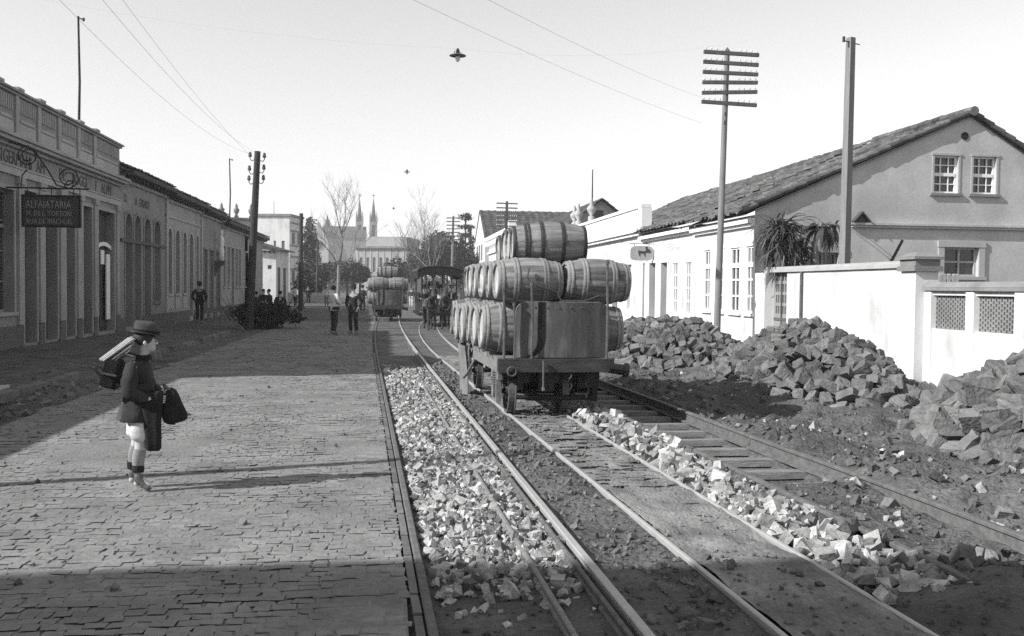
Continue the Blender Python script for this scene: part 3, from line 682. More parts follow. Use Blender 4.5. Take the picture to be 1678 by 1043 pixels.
    for i in range(8):
        x = -.44+.16*i; mb = MB(); mb.lathe([(.014, 0), (.013, .008), (.0, .012)], 8, 'Z', (0, 0, 0)); mb.v = [(x+a, bow(x)-.001-c, 1.46+b) for a, b, c in mb.v]; mb.build('rivet', 'iron_worn', ep)
    for x, y, z1, r in ((-.70, .06, 1.68, .018), (-.56, .07, 1.47, .014), (-.33, .04, 1.74, .016), (.70, .05, 2.05, .017), (-.70, 2.3, 1.5, .018), (.72, 2.3, 1.6, .018), (-.7, 4.74, 1.7, .018), (.7, 4.74, 1.7, .018)):
        mb = MB(); mb.tube([(x, y, .70), (x+.01, y+.01, (z1+.7)/2), (x-.005, y, z1)], r, 6); mb.tube([(x-.005, y, z1), (x-.005, y, z1+.05)], r*1.6, 6); mb.build('stake', 'iron_worn', W)
    for k in range(6):
        mb = MB(); y = .75+k*.62; mb.poly([(-.78, y, .787), (-.60, y, .787), (-.64, y, .80), (-.75, y, .93)], (0, .11, 0)); mb.build('chock', 'wagon_wood', W)
    mb = MB(); mb.tube([(-.72, 2.6, .62), (-.90, 2.45, .35), (-.95, 2.4, .30)], .02, 6); mb.build('brake_lever', 'iron_worn', W)
    return W
wagon = make_wagon()
# rope lying over the middle barrels
mb = MB(); c, s = math.cos(WZ), math.sin(WZ)
def wl(x, y, z): return (WB[0]+x*c-y*s, WB[1]+x*s+y*c, z)
mb.tube([wl(-.34, .22, 1.98), wl(-.37, .19, 1.86), wl(-.33, .18, 1.77), wl(-.15, .19, 1.72), wl(.05, .22, 1.66), wl(.10, .20, 1.55), wl(.42, .16, 1.55), wl(.62, .17, 1.62)], .012, 6)
tag(mb.build('lashing_rope', 'rope'), 'dark rope slung across the near barrels above the end board', 'rope')
# cloth hanging from the deck edge
mb = MB(); vs = []; fs = []; nn = 15
for i in range(10):
    for j in range(nn):
        t = j/(nn-1); zz = .80-.80*i/9; wdt = .27-.05*math.sin(i*.5)+.05*(i == 0)
        vs.append(wl(-.90+.05*math.sin(t*11+i*.25)*(1-.2*i/9)+.02*i/9, 3.0+(t-.5)*wdt*1.8, max(zz-.03*math.sin(t*7), .0)))
for i in range(9):
    for j in range(nn-1): fs.append((i*nn+j, i*nn+j+1, (i+1)*nn+j+1, (i+1)*nn+j))
n0 = len(vs); vs += [(a+.016, b, c_) for a, b, c_ in vs]; fs += [tuple(q+n0 for q in f) for f in fs]
mb.add(vs, fs); tag(mb.build('hanging_cloth', 'canvas', smooth=True), 'crumpled grey cloth hanging to the ground from the wagon left side', 'cloth')

# second wagon, far up the street
W2B = (-.12, 46.5); W2Z = .012
w2 = copy_tree(wagon); w2.location = (W2B[0], W2B[1], 0); w2.rotation_euler = (0, 0, W2Z); tag(w2, 'distant flat wagon loaded with barrels standing up the street', 'wagon')
for k in range(4):
    nm = ['nearest', 'second', 'third', 'rearmost'][k]
    for sx, sn in ((-.48, 'left'), (.5, 'right')):
        put_barrel(b_low, W2B, W2Z, sx, .62+.74*k, 1.15, f'{nm} barrel in the bottom row on the {sn} side of the distant wagon', 'barrels on the distant wagon')
        put_barrel(b_low, W2B, W2Z, sx, .55+.74*k, 1.80, f'{nm} barrel in the upper row on the {sn} side of the distant wagon', 'barrels on the distant wagon')
put_barrel(b_top, W2B, W2Z, .0, 1.6, 2.4, 'single barrel lying on top of the distant wagon load', 'barrels on the distant wagon')
# ------------------------------------------------------------------ houses on the left side of the street
XL = -9.4
def yl(px): return on_side(px, 450, XL).y
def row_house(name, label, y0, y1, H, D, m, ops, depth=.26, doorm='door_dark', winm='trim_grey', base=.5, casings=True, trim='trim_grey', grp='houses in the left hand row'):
    """ops: (kind, px0, px1, z0, z1, arch)"""
    root = thing(name, label, 'house', (XL, (y0+y1)/2, 0), 0, grp); off = Vector((XL, (y0+y1)/2, 0))
    F = frame(Vector((XL, y0, 0))-off, (0, 1, 0)); L = y1-y0; mb = MB(); oo = []
    for k, a, b, c, d, ar in ops:
        ua, ub = (yl(a)-y0, yl(b)-y0) if isinstance(a, int) or a > 60 or k.isupper() else (a, b)
        oo.append((k.lower(), (max(ua, .05), min(ub, L-.05), c, d)+(('a',) if ar else ())))
    wall_face(mb, F, L, -.1, H, [o for _, o in oo], depth); shell(mb, F, L, -.1, H, D); mb.build('wall', m, root)
    cs = MB(); pl = MB()
    for k, o in oo:
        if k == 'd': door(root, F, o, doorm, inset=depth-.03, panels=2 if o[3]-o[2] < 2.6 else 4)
        else: window(root, F, o, 4, 2, winm, inset=depth-.10, transom=o[3]-.9 if o[3]-o[2] > 2 else None)
        if casings: cs = MB(); casing(cs, F, o, .11, .03, k == 'w', len(o) > 4); cs.build('surround', trim, root)
    # plinth between the doors
    us = sorted((o[0]-.13, o[1]+.13) for k, o in oo if k == 'd'); u = 0.
    for a, b in us+[(L, L)]:
        if a-u > .15: pl = MB(); pl.fbox(F, u+.002, a-.002, .001, .055, -.1, base); pl.build('plinth', 'plinth', root)
        u = b
    return root, F, L
# the first house, with the lettered frieze and the parapet
doors1 = [('D', 39, 59, .12, 4.1, 0), ('D', 73, 93, .12, 4.1, 0), ('D', 107, 122, .12, 4.1, 0), ('D', 135, 150, .12, 4.1, 0), ('D', 160, 187, .12, 4.1, 0), ('W', -14, 22, .98, 4.02, 0), ('w', 1.2, 2.5, 1.0, 4.0, 0), ('d', 3.6, 5.0, .12, 4.1, 0)]
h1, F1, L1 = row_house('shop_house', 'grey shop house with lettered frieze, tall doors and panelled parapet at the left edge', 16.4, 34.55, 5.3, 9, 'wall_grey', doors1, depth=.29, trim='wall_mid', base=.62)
O1 = 16.4
mb = MB(); mb.fbox(F1, 0, L1, .001, .07, 4.40, 4.58); mb.fbox(F1, 0, L1, .001, .10, 4.585, 4.62); mb.build('architrave', 'wall_pale', h1)
mb = MB(); mb.fbox(F1, -.05, L1+.05, .001, .12, 5.08, 5.16); mb.fbox(F1, -.1, L1+.1, .001, .30, 5.165, 5.25); mb.fbox(F1, -.12, L1+.12, .001, .38, 5.255, 5.34)
mb.build('cornice', 'wall_mid', h1)
mb = MB(); mb.fbox(F1, 0, L1, -.30, .02, 5.345, 6.40); mb.fbox(F1, -.06, L1+.06, -.36, .10, 6.405, 6.47); mb.fbox(F1, -.1, L1+.1, -.40, .16, 6.475, 6.53)
pw = mb.build('parapet', 'wall_grey', h1)
pan = MB(); fl = MB(); pr = MB()
edges = [0, 2.1, 4.2, 6.3]+[yl(p)-O1 for p in (-8, 26, 62, 95, 127, 153)]+[L1]
for a, b in zip(edges, edges[1:]):
    pr = MB(); pr.fbox(F1, a-.11, a+.11, .021, .075, 5.345, 6.40); pr.fbox(F1, a-.2, a+.2, -.2, .17, 6.535, 6.60); pr.build('parapet_pier', 'wall_mid', pw)
    pan.fbox(F1, a+.2, b-.2, .021, .045, 5.44, 5.74); pan.fbox(F1, a+.28, b-.28, .021, .04, 5.79, 5.86)
    n = int((b-a-.3)/.13)
    for i in range(n): fl.fbox(F1, a+.16+i*.13, a+.16+i*.13+.065, .021, .06, 6.0, 6.34)
pan.build('parapet_panel', 'wall_pale', pw); fl.build('fluting', 'wall_mid', pw)
mb = MB(); O, U, N = F1
mb.poly([O+U*1.0-N*.25+Vector((0, 0, 6.54)), O+U*5.6-N*.25+Vector((0, 0, 6.54)), O+U*5.2-N*.25+Vector((0, 0, 7.25)), O+U*3.3-N*.25+Vector((0, 0, 7.6)), O+U*1.4-N*.25+Vector((0, 0, 7.25))], N*.25)
mb.build('pediment', 'wall_mid', h1)
for a, b in [(59, 73), (93, 107), (122, 135), (150, 160), (187, 194), (24, 38)]:
    a, b = yl(a)-O1, yl(b)-O1; mb = MB(); mb.fbox(F1, a+.12, b-.12, .001, .08, .64, 4.2); mb.fbox(F1, a+.08, b-.08, .001, .12, 4.205, 4.38); mb.build('pilaster', 'wall_mid', h1)
for s, p in (('DEROSI', -38), ('GERMAN', 6), ('S', 48), ('AM', 60), ('DE', 97), ('ROGGI', 119), ('F', 156), ('ALVM', 166)):
    text(h1, s, F1, yl(p)-O1, 4.68, .46, 'frieze_letter', .008, sx=.95)
# white shopfront inside its last doorway
a, b = yl(160)-O1, yl(187)-O1
mb = MB(); n = 12
for i in range(n):
    t0, t1 = i/n, (i+1)/n; z0, z1 = 2.55+.42*math.sin(math.pi*(t0*.6+.15)), 2.55+.42*math.sin(math.pi*(t1*.6+.15)); u0, u1 = a+(b-a)*t0, a+(b-a)*t1
    mb.poly([O+U*u0-N*.14+Vector((0, 0, z0)), O+U*u1-N*.14+Vector((0, 0, z1)), O+U*u1-N*.14+Vector((0, 0, z1+.13)), O+U*u0-N*.14+Vector((0, 0, z0+.13))], N*.05)
mb.fbox(F1, b-.5, b-.1, -.14, -.10, .5, 2.7); mb.fbox(F1, a+.75, a+1.1, -.14, -.105, 2.35, 2.82)
mb.build('shopfront', 'trim_white', h1)
# hanging tailor's sign on its scrolled bracket
ys_ = on_side(85, 340, -8.3).y; sg = thing('hanging_sign', 'dark tailor signboard hanging from a scrolled iron bracket on the shop house', 'sign', (XL, ys_, 4.1))
zt = at_depth(85, 309, ys_).z-4.1; x0 = at_depth(38, 340, ys_).x-XL; x1 = at_depth(131, 340, ys_).x-XL; zb = at_depth(85, 371, ys_).z-4.1; zh = at_depth(85, 322, ys_).z-4.1
mb = MB(); mb.box(x0, x1, -.03, .03, zb, zh); bd = mb.build('board', 'sign_board', sg)
mb = MB()
for (a, b, c, d) in ((x0, x1, zb-.03, zb+.015), (x0, x1, zh-.015, zh+.03), (x0-.03, x0+.012, zb-.03, zh+.03), (x1-.012, x1+.03, zb-.03, zh+.03)): mb.box(a, b, -.045, .045, c, d)
mb.build('frame', 'black_iron', sg)
Fs = frame((x0, -.033, 0), (1, 0, 0)); wd = x1-x0; hh = zh-zb
text(sg, 'ALFAIATARIA', Fs, wd*.05, zh-hh*.40, hh*.36, 'sign_letter', .006, sx=wd*.9/(hh*.36*6.75))
text(sg, 'M. DE L. TORTORI', Fs, wd*.06, zh-hh*.66, hh*.24, 'sign_letter', .004, sx=wd*.88/(hh*.24*8.9))
text(sg, 'RUA DE RIACHUEL', Fs, wd*.06, zh-hh*.93, hh*.24, 'sign_letter', .004, sx=wd*.88/(hh*.24*9.0))
mb = MB(); mb.tube([(-.02, 0, zt), (x1+.22, 0, zt)], .022, 6)
for u in (x0+.1, x0+wd*.5, x1-.15, x1): mb.tube([(u, 0, zt), (u, 0, zh)], .012, 5)
mb.tube([(-.02, 0, zt+1.15), (x0+.25, 0, zt+.95), (x0+.62, 0, zt+.38), (x0+.78, 0, zt+.08), (x0+1.1, 0, zt)], .02, 6)
def scroll(cx, cz, r, t0, turns, rr=.016):
    mb.tube([(cx+r*(1-.55*i/30)*math.cos(t0+turns*6.28*i/30), 0, cz+r*(1-.55*i/30)*math.sin(t0+turns*6.28*i/30)) for i in range(31)], rr, 5)
scroll(x0+.12, zt+.78, .25, 1.5, 1.6); scroll(x0+1.05, zt+.27, .26, -1.6, 1.6); scroll(x1-.25, zt+.12, .12, 3.1, 1.2); mb.tube([(x0-.05, 0, zt), (x0-.02, 0, zt+.3), (x0+.1, 0, zt+.45)], .016, 5)
mb.build('bracket', 'black_iron', sg)

def tile_eave(root, y0, y1, z, seed, m='dark_roof', over=.5, LV=5.2, X=XL):
    off = root.location; a = R(21)
    roof_tiles(root, (X+over-off.x, y0-off.y, z), (0, 1, 0), (-math.cos(a), 0, math.sin(a)), y1-y0, LV, m, seed=seed, tw=.24)
    F = frame((X-off.x, y0-off.y, 0), (0, 1, 0)); mb = MB(); L = y1-y0
    mb.fbox(F, 0, L, .001, .10, z-.42, z-.30); mb.fbox(F, 0, L, .001, .16, z-.295, z-.22); mb.build('cornice', 'wall_mid', root)
    mb = MB(); mb.fbox(F, 0, L, .001, over-.10, z-.215, z-.09); mb.fbox(F, 0, L, over-.095, over+.01, z-.19, z-.02)
    for i in range(int(L/.55)): mb.fbox(F, .2+i*.55, .3+i*.55, .165, over-.12, z-.33, z-.218)
    mb.build('eave', 'dark_roof', root)  # dark eave boards, their colour also holding the shadow below them
h2, F2, L2 = row_house('shop_house', 'grey house with four arched openings and a low tiled roof beyond the parapet', 34.56, 41.3, 5.45, 9, 'wall_grey', [('D', 205, 216, .15, 4.25, 1), ('D', 220, 230, .15, 4.25, 1), ('D', 236, 246, .15, 4.25, 1), ('W', 252, 262, 1.0, 4.25, 1)], depth=.28)
tile_eave(h2, 34.56, 41.3, 5.72, 5)
mb = MB(); mb.fbox(F2, .1, L2-.1, .036, .08, 3.2, 3.32); mb.build('impost_band', 'plinth', h2)
text(h2, 'U.', F2, yl(203)-34.56, 4.62, .44, 'frieze_letter'); text(h2, 'A  ERNST', F2, yl(221)-34.56, 4.62, .44, 'frieze_letter', sx=1.2)
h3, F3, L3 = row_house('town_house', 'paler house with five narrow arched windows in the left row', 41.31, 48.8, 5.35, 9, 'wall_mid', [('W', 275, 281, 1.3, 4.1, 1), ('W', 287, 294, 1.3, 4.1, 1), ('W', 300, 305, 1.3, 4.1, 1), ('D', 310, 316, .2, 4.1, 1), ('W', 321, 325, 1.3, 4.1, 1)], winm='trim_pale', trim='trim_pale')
tile_eave(h3, 41.31, 48.8, 5.62, 6)
mb = MB(); mb.fbox(F3, 0, .28, .001, .09, .5, 5.2); mb.fbox(F3, 0, L3, .001, .05, 4.55, 4.63); mb.build('corner_strip', 'wall_pale', h3)
for p in (276, 288, 300, 320): a = yl(p)-41.31; mb = MB(); mb.fbox(F3, a-.1, a+.75, .001, .03, .62, 1.14); mb.build('apron_panel', 'wall_pale', h3)
h4, F4, L4 = row_house('town_house', 'grey house with three plain dark doorways midway along the left row', 48.81, 54.6, 5.3, 9, 'wall_grey', [('D', 334, 339, .2, 3.5, 0), ('D', 344, 349, .2, 3.5, 0), ('D', 355, 360, .2, 3.5, 0)], winm='trim_pale')
tile_eave(h4, 48.81, 54.6, 5.55, 7)
mb = MB(); mb.fbox(F4, 0, .25, .001, .08, .5, 5.1); mb.build('corner_strip', 'wall_pale', h4)
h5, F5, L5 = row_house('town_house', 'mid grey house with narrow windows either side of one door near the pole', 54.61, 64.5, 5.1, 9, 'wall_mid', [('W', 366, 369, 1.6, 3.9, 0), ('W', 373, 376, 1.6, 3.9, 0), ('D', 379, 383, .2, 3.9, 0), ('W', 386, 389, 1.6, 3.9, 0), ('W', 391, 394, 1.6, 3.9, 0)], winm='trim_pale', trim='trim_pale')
tile_eave(h5, 54.61, 64.5, 5.32, 8)
h6, F6, L6 = row_house('town_house', 'last low tiled house of the left row behind the tall pole', 64.51, 72, 4.95, 9, 'wall_mid', [('W', 399, 401, 1.6, 3.8, 0), ('W', 404, 406, 1.6, 3.8, 0)], winm='trim_pale', trim='trim_pale')
tile_eave(h6, 64.51, 72, 5.2, 9)
# figure lamp / white bracket figure in front of the fifth house
p = on_side(363, 405, XL+.35); wf = thing('wall_ornament', 'white painted figure on a dark wall bracket above the left pavement', 'ornament', (XL, p.y, p.z))
mb = MB(); mb.lathe([(.02, -.75), (.16, -.72), (.15, -.2), (.11, .1), (.16, .25), (.12, .5), (.05, .62), (.10, .72), (.09, .86), (.01, .92)], 12, 'Z', (.34, 0, 0)); mb.build('figure', 'trim_white', wf, smooth=True)
mb = MB(); mb.poly([(0.004, -.15, -.76), (.56, -.15, -.76), (.5, -.15, -.9), (.2, -.15, -1.15), (.004, -.15, -1.6)], (0, .3, 0)); mb.build('bracket', 'plinth', wf)

# low wing and gateway just outside the left edge, whose shade lies on the paving
lw = thing('low_house', 'low plain house beside the shop house, out at the left', 'house', (XL, 8, 0), 0, 'houses in the left hand row')
Fq = frame((0, -5.2, 0), (0, 1, 0)); mb = MB(); o = [('w', (1.2, 2.2, 1., 3.0)), ('w', (3.4, 4.4, 1., 3.)), ('d', (5.6, 6.7, .1, 3.2)), ('w', (8., 9., 1., 3.0))]
wall_face(mb, Fq, 10.3, -.1, 4.0, [q for _, q in o], .25); shell(mb, Fq, 10.3, -.1, 4.0, 8); mb.fbox(Fq, 0, 10.3, .001, .18, 3.75, 3.9); mb.build('wall', 'wall_grey', lw)
for k, q in o: (door(lw, Fq, q, 'door_dark') if k == 'd' else window(lw, Fq, q, 4, 2))
gw = thing('gateway', 'unseen gateway added for a lit patch, between the low house and the shop house', 'gateway', (XL, 14.7, 0))  # added opening, shaped to pass a patch of sun onto the left pavement
mb = MB(); mb.box(-.3, 0, -1.55, -1.25, -.1, 4.0); mb.box(-.3, 0, .55, 1.69, -.1, 4.0); mb.box(-.3, -.005, -1.25, .55, 2.75, 3.99); mb.build('wall', 'wall_grey', gw)
# tall building behind the camera on the left: its long shade crosses the foreground
tb = thing('tall_building', 'tall plain building on the left just behind the viewpoint', 'building', (-9.3, -6, 0))
Fq = frame((0, -12, 0), (0, 1, 0)); mb = MB(); ops = [(1.2+i*2.6, 2.3+i*2.6, z0, z0+2.2) for i in range(7) for z0 in (1.2, 5.2)]
HB = 9.6; DB = 5.72-HB/math.tan(SUN_E)*math.sin(SUN_A)+6+12
ops = [o for o in ops if o[1] < DB-.4]
wall_face(mb, Fq, DB, -.1, HB, ops, .25); shell(mb, Fq, DB, -.1, HB, 12); mb.fbox(Fq, -.1, DB+.05, .001, .25, HB-.5, HB-.2); mb.build('wall', 'wall_mid', tb)
mb = MB(); mb.poly([(-8.2, DB-12-.3, HB+.004), (-2.9, DB-12-.3, HB+.004), (-3.4, DB-12-.3, HB+.25), (-4.2, DB-12-.3, HB+.5), (-5.4, DB-12-.3, HB+.62), (-6.6, DB-12-.3, HB+.45), (-7.4, DB-12-.3, HB+.2)], (0, .29, 0)); mb.build('shadow_hump', 'wall_mid', tb)  # added hump, shaped to bow the edge of the foreground shadow
for q in ops: window(tb, Fq, q, 4, 2)
op_ = thing('telegraph_pole', 'short plain pole out at the left whose thin shadow crosses the paving', 'pole', (-6.2, 8.46-2.9*math.tan(SUN_A), 0))
pm = MB(); pm.tube([(0, 0, -.2), (0, 0, 5.75)], [.10, .075], 10); pm.build('pole', 'pole_wood', op_)


# ------------------------------------------------------------------ beyond the row on the left
def box_house(name, label, cat, loc, rz, L, D, H, m, ops, roofm=None, rows=3, cols=2, winm='trim_pale', base=0, grp=None, wm=None):
    root = thing(name, label, cat, loc, rz, grp); F = frame((-L/2, 0, 0), (1, 0, 0)); mb = MB()
    wall_face(mb, F, L, base, H, ops, .2); shell(mb, F, L, base, H, D); mb.build('wall', m, root)
    for o in ops: window(root, F, o, rows, cols, winm, inset=.1, glass=wm or 'glass')
    return root, F
p = at_depth(401, 470, 74)
oh, Fo = box_house('ornate_house', 'small ornate house with urns on its parapet behind the left roofs', 'house', (p.x-.6, 74, 0), R(20), 2.6, 5, 6.6, 'wall_pale', [(.6, 1.0, 5.4, 6.2), (1.5, 1.9, 5.4, 6.2)])
mb = MB(); mb.box(-1.45, 1.45, -.15, 5, 6.62, 6.8); mb.build('cornice', 'trim_grey', oh)
for x in (-1.1, 0, 1.1):
    mb = MB(); mb.lathe([(.16, 6.8), (.16, 6.95), (.07, 7.0), (.2, 7.25), (.24, 7.4), (.1, 7.55), (.12, 7.65), (.02, 7.9)], 10, 'Z', (x, .1, 0)); mb.build('urn', 'trim_grey', oh, smooth=True)
p = at_depth(435, 470, 92)
ch, Fc = box_house('corner_house', 'white corner house with an overhanging roof beyond the tall pole', 'house', (p.x, 92, 0), R(-9), 2.0, 4.6, 5.0, 'wall_white', [(1.2, 1.6, 3.2, 3.6)], rows=1, cols=1)
mb = MB(); mb.poly([(-1.5, -.6, 5.25), (1.5, -.6, 4.95), (1.5, -.6, 5.05), (-1.5, -.6, 5.9)], (0, 5.6, 0)); mb.build('roof', 'dark_roof', ch)
mb = MB()
for i in range(5): x = -.95+i*.44; mb.poly([(x, -.5, 5.1-.05*i), (x, -.004, 4.7), (x, -.004, 4.98)], (.08, 0, 0))
mb.build('bracket', 'plinth', ch)
F_ = frame((1.0, 0, 0), (0, 1, 0)); mb = MB()
for i in range(2): mb.fbox(F_, .6+i*2, 1.4+i*2, .001, .03, .3, 3.4)
mb.build('door', 'door_grey', ch)
p = at_depth(447, 470, 120)
tw, Ft = box_house('two_storey_building', 'large pale two storey flat roofed building behind the white corner house', 'building', (p.x+.0, 120, 0), R(-12), 4.2, 5.2, 10.2, 'wall_white', [(3.2, 3.6, 5.3, 7.2), (2.2, 2.5, 5.3, 7.2)], rows=3)
mb = MB(); mb.box(-2.3, 2.3, -.2, 5.4, 10.21, 10.5); mb.build('cornice', 'trim_grey', tw)
F_ = frame((2.1, 0, 0), (0, 1, 0)); mb = MB()
for z in (1.8, 3.6, 5.2, 6.6, 8.4, 9.4): mb.fbox(F_, 0, 5.2, .001, .12, z, z+.18)
mb.build('string_course', 'trim_grey', tw)
for i in range(2):
    for z in (2.1, 6.9): mb = MB(); mb.fbox(F_, 1+i*2.2, 2+i*2.2, .001, .05, z, z+1.4); mb.build('window', 'door_grey', tw)
# ------------------------------------------------------------------ right side of the street
XR = 9.6
def yr(px): return on_side(px, 470, XR).y
def right_house(name, label, y0, y1, H, D, m, ops, depth=.22):
    root = thing(name, label, 'house', (XR, y0, 0), 0, 'houses in the right hand row'); L = y1-y0
    F = frame((0, L, 0), (0, -1, 0)); mb = MB(); oo = []
    for k, a, b, c, d in ops: oo.append((k, (y1-yr(a), y1-yr(b), c, d)))
    oo = [(k, (max(o[0], .03), min(o[1], L-.03), o[2], o[3])) for k, o in oo]
    wall_face(mb, F, L, -.1, H, [o for _, o in oo], depth); return root, F, L, mb, oo
# --- the gable house
g, Fg, Lg, mb, oo = right_house('gable_house', 'large house with a grey gable wall, tiled roof and white street front at right', 24.2, 29.15, 3.72, 11, 'wall_white',
    [('w', 1154, 1164, 1.1, 2.92), ('w', 1175, 1185, 1.1, 2.92), ('w', 1197, 1212, 1.1, 2.9), ('w', 1223, 1238, 1.1, 2.9)])
mb.quad((0, Lg, -.1), (11, Lg, -.1), (11, Lg, 3.7), (0, Lg, 3.7)); mb.build('wall', 'wall_white', g)
for k, o in oo: window(g, Fg, o, 4, 2, 'trim_white', inset=.012, transom=o[3]-.52, bar=.05, fr=.05)
cs = MB()
for k, o in oo: casing(cs, Fg, o, .10, .02, True)
cs.build('window_surround', 'trim_white', g)
GF = frame((0, 0, 0), (1, 0, 0)); XP, ZP, XE = 6.08, 6.54, 11.0
def rz_(x): return 3.86+(ZP-3.86)*(x/XP) if x < XP else ZP-.586*(x-XP)
gw_ops = [(5.06, 5.76, 4.42, 5.44), (6.20, 6.88, 4.42, 5.44), (5.40, 6.42, 2.15, 2.95), (1.55, 2.35, 1.9, 2.75)]
mb = MB(); wall_face(mb, GF, XE, -.1, 3.6, [o for o in gw_ops if o[2] < 3.6], .2)
sub = frame((4.7, 0, 0), (1, 0, 0)); wall_face(mb, sub, 2.8, 3.6, 5.62, [(o[0]-4.7, o[1]-4.7, o[2], o[3]) for o in gw_ops if o[2] > 3.6], .2)
def q(*pts): mb.add([(x, 0, z) for x, z in pts], [tuple(range(len(pts)))])
q((0, 3.6), (4.7, 3.6), (4.7, rz_(4.7)), (0, rz_(0)))
q((4.7, 5.62), (7.5, 5.62), (7.5, rz_(7.5)), (XP, ZP), (4.7, rz_(4.7)))
q((7.5, 3.6), (XE, 3.6), (XE, rz_(XE)), (7.5, rz_(7.5)))
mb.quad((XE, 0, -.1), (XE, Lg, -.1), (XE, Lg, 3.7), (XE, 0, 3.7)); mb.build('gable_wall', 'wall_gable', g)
for o in gw_ops[:2]:
    wd = window(g, GF, o, 4, 3, 'trim_white', inset=.08, bar=.028, fr=.05, transom=(o[2]+o[3])/2)
    mb = MB(); mb.fbox(GF, o[0]-.12, o[1]+.12, .001, .07, o[2]-.08, o[2]-.01); mb.build('sill', 'trim_grey', wd)
    mb = MB(); casing(mb, GF, o, .06, .02, False); mb.build('surround', 'trim_pale', wd)
for o in gw_ops[2:]:
    wd = window(g, GF, o, 2, 2, 'trim_pale', inset=.10, bar=.05); mb = MB(); casing(mb, GF, o, .17, .045, True); mb.build('surround', 'trim_pale', wd)
mb = MB(); mb.fbox(GF, 2.7, XE, .001, .09, 3.44, 3.50); mb.fbox(GF, 2.65, XE, .001, .14, 3.504, 3.56); mb.build('cornice_band', 'wall_gable', g)
mb = MB(); mb.tube([(5.93, -.005, 5.98), (5.93, -.02, 5.98)], .11, 12); mb.build('vent', 'void', g)
mb = MB()    # small hood over a stub of wall
mb.poly([(2.78, -.12, 3.57), (3.10, -.12, 3.57), (2.94, -.12, 3.76)], (0, .11, 0)); mb.poly([(2.72, -.2, 3.58), (2.94, -.2, 3.82), (2.94, -.2, 3.86), (2.68, -.2, 3.58)], (0, .19, 0)); mb.poly([(3.16, -.2, 3.58), (2.94, -.2, 3.82), (2.94, -.2, 3.86), (3.20, -.2, 3.58)], (0, .19, 0)); mb.build('gable_hood', 'dark_roof', g)
va = Vector((XP, 0, ZP-3.86)).normalized(); VL = math.hypot(XP+.35, (ZP-3.86)*(XP+.35)/XP)
roof_tiles(g, Vector((-.35, -.09, 3.86+.05-.35*(ZP-3.86)/XP)), (0, 1, 0), va, Lg+.09, VL, seed=21, name='roof', rough=.03, thick=.07, tw=.2)
vb = Vector((-(XE+.4-XP), 0, .586*(XE+.4-XP))).normalized()
roof_tiles(g, Vector((XE+.4, -.09, ZP+.05-.586*(XE+.4-XP))), (0, 1, 0), vb, Lg+.09, math.hypot(XE+.4-XP, .586*(XE+.4-XP)), seed=22, name='roof', thick=.07)
mb = MB(); rg = np.random.default_rng(5); y = -.2
while y < Lg-.1: mb.ct = rg.random(); mb.tube([(XP, y, ZP+.11+rg.normal(0, .008)), (XP, y+.42, ZP+.125)], [.13, .115], 8); y += .38
mb.build('ridge_tiles', 'tile_roof', g)
for sx, xa, za in ((-1, -.36, rz_(0)-.10), (1, XE+.4, ZP-.586*(XE+.4-XP))):      # verge tiles along both gable slopes
    mb = MB(); P0 = Vector((xa, -.07, za+.08)); P1 = Vector((XP, -.07, ZP+.10)); n = int((P1-P0).length/.36)
    for i in range(n):
        mb.ct = rg.random()*1.2; a = P0.lerp(P1, i/n); b = P0.lerp(P1, (i+1.15)/n); mb.tube([a+Vector((0, rg.normal(0, .012), .02)), b+Vector((0, rg.normal(0, .012), -.01))], [.085, .07], 8)
    mb.build('verge_tiles', 'tile_roof', g)
mb = MB(); mb.fbox(Fg, 0, Lg, .001, .10, 3.42, 3.50); mb.fbox(Fg, 0, Lg, .001, .2, 3.505, 3.64); mb.build('cornice', 'trim_white', g)
# --- the blacksmith's house
s_, Fs_, Ls, mb, oo = right_house('smithy_house', 'white house with three open doorways and faint wall lettering beside the gable house', 29.16, 35.4, 3.8, 11, 'wall_white',
    [('d', 1047, 1057, .15, 2.7), ('d', 1064, 1074.5, .15, 2.68), ('d', 1083, 1093.5, .15, 2.66), ('w', 1103, 1112, .9, 2.62), ('w', 1124, 1133.5, .9, 2.6)], depth=.34)
shell(mb, Fs_, Ls, -.1, 3.8, 11); mb.build('wall', 'wall_white', s_)
for k, o in oo:
    if k == 'd':
        d_ = door(s_, Fs_, o, 'door_dark', inset=.33, panels=2)  # dark leaf stands in for the unlit interior of the open doorway
    else:
        w_ = window(s_, Fs_, o, 4, 3, 'trim_white', inset=.012, bar=.045, fr=.04)
cs = MB()
for k, o in oo: casing(cs, Fs_, o, .09, .02, k == 'w')
cs.build('surround', 'trim_white', s_)
text(s_, 'FERRARIA', Fs_, 35.4-yr(1093), 3.06, .36, 'faint_letter', .004, sx=.95)
roof_tiles(s_, Vector((-.35, .02, 3.83)), (0, 1, 0), va, Ls-.02, VL, seed=23, name='roof', rough=.03, tw=.2)
mb = MB(); mb.fbox(Fs_, 0, Ls, .001, .10, 3.5, 3.58); mb.fbox(Fs_, 0, Ls, .001, .22, 3.585, 3.70); mb.build('cornice', 'trim_white', s_)
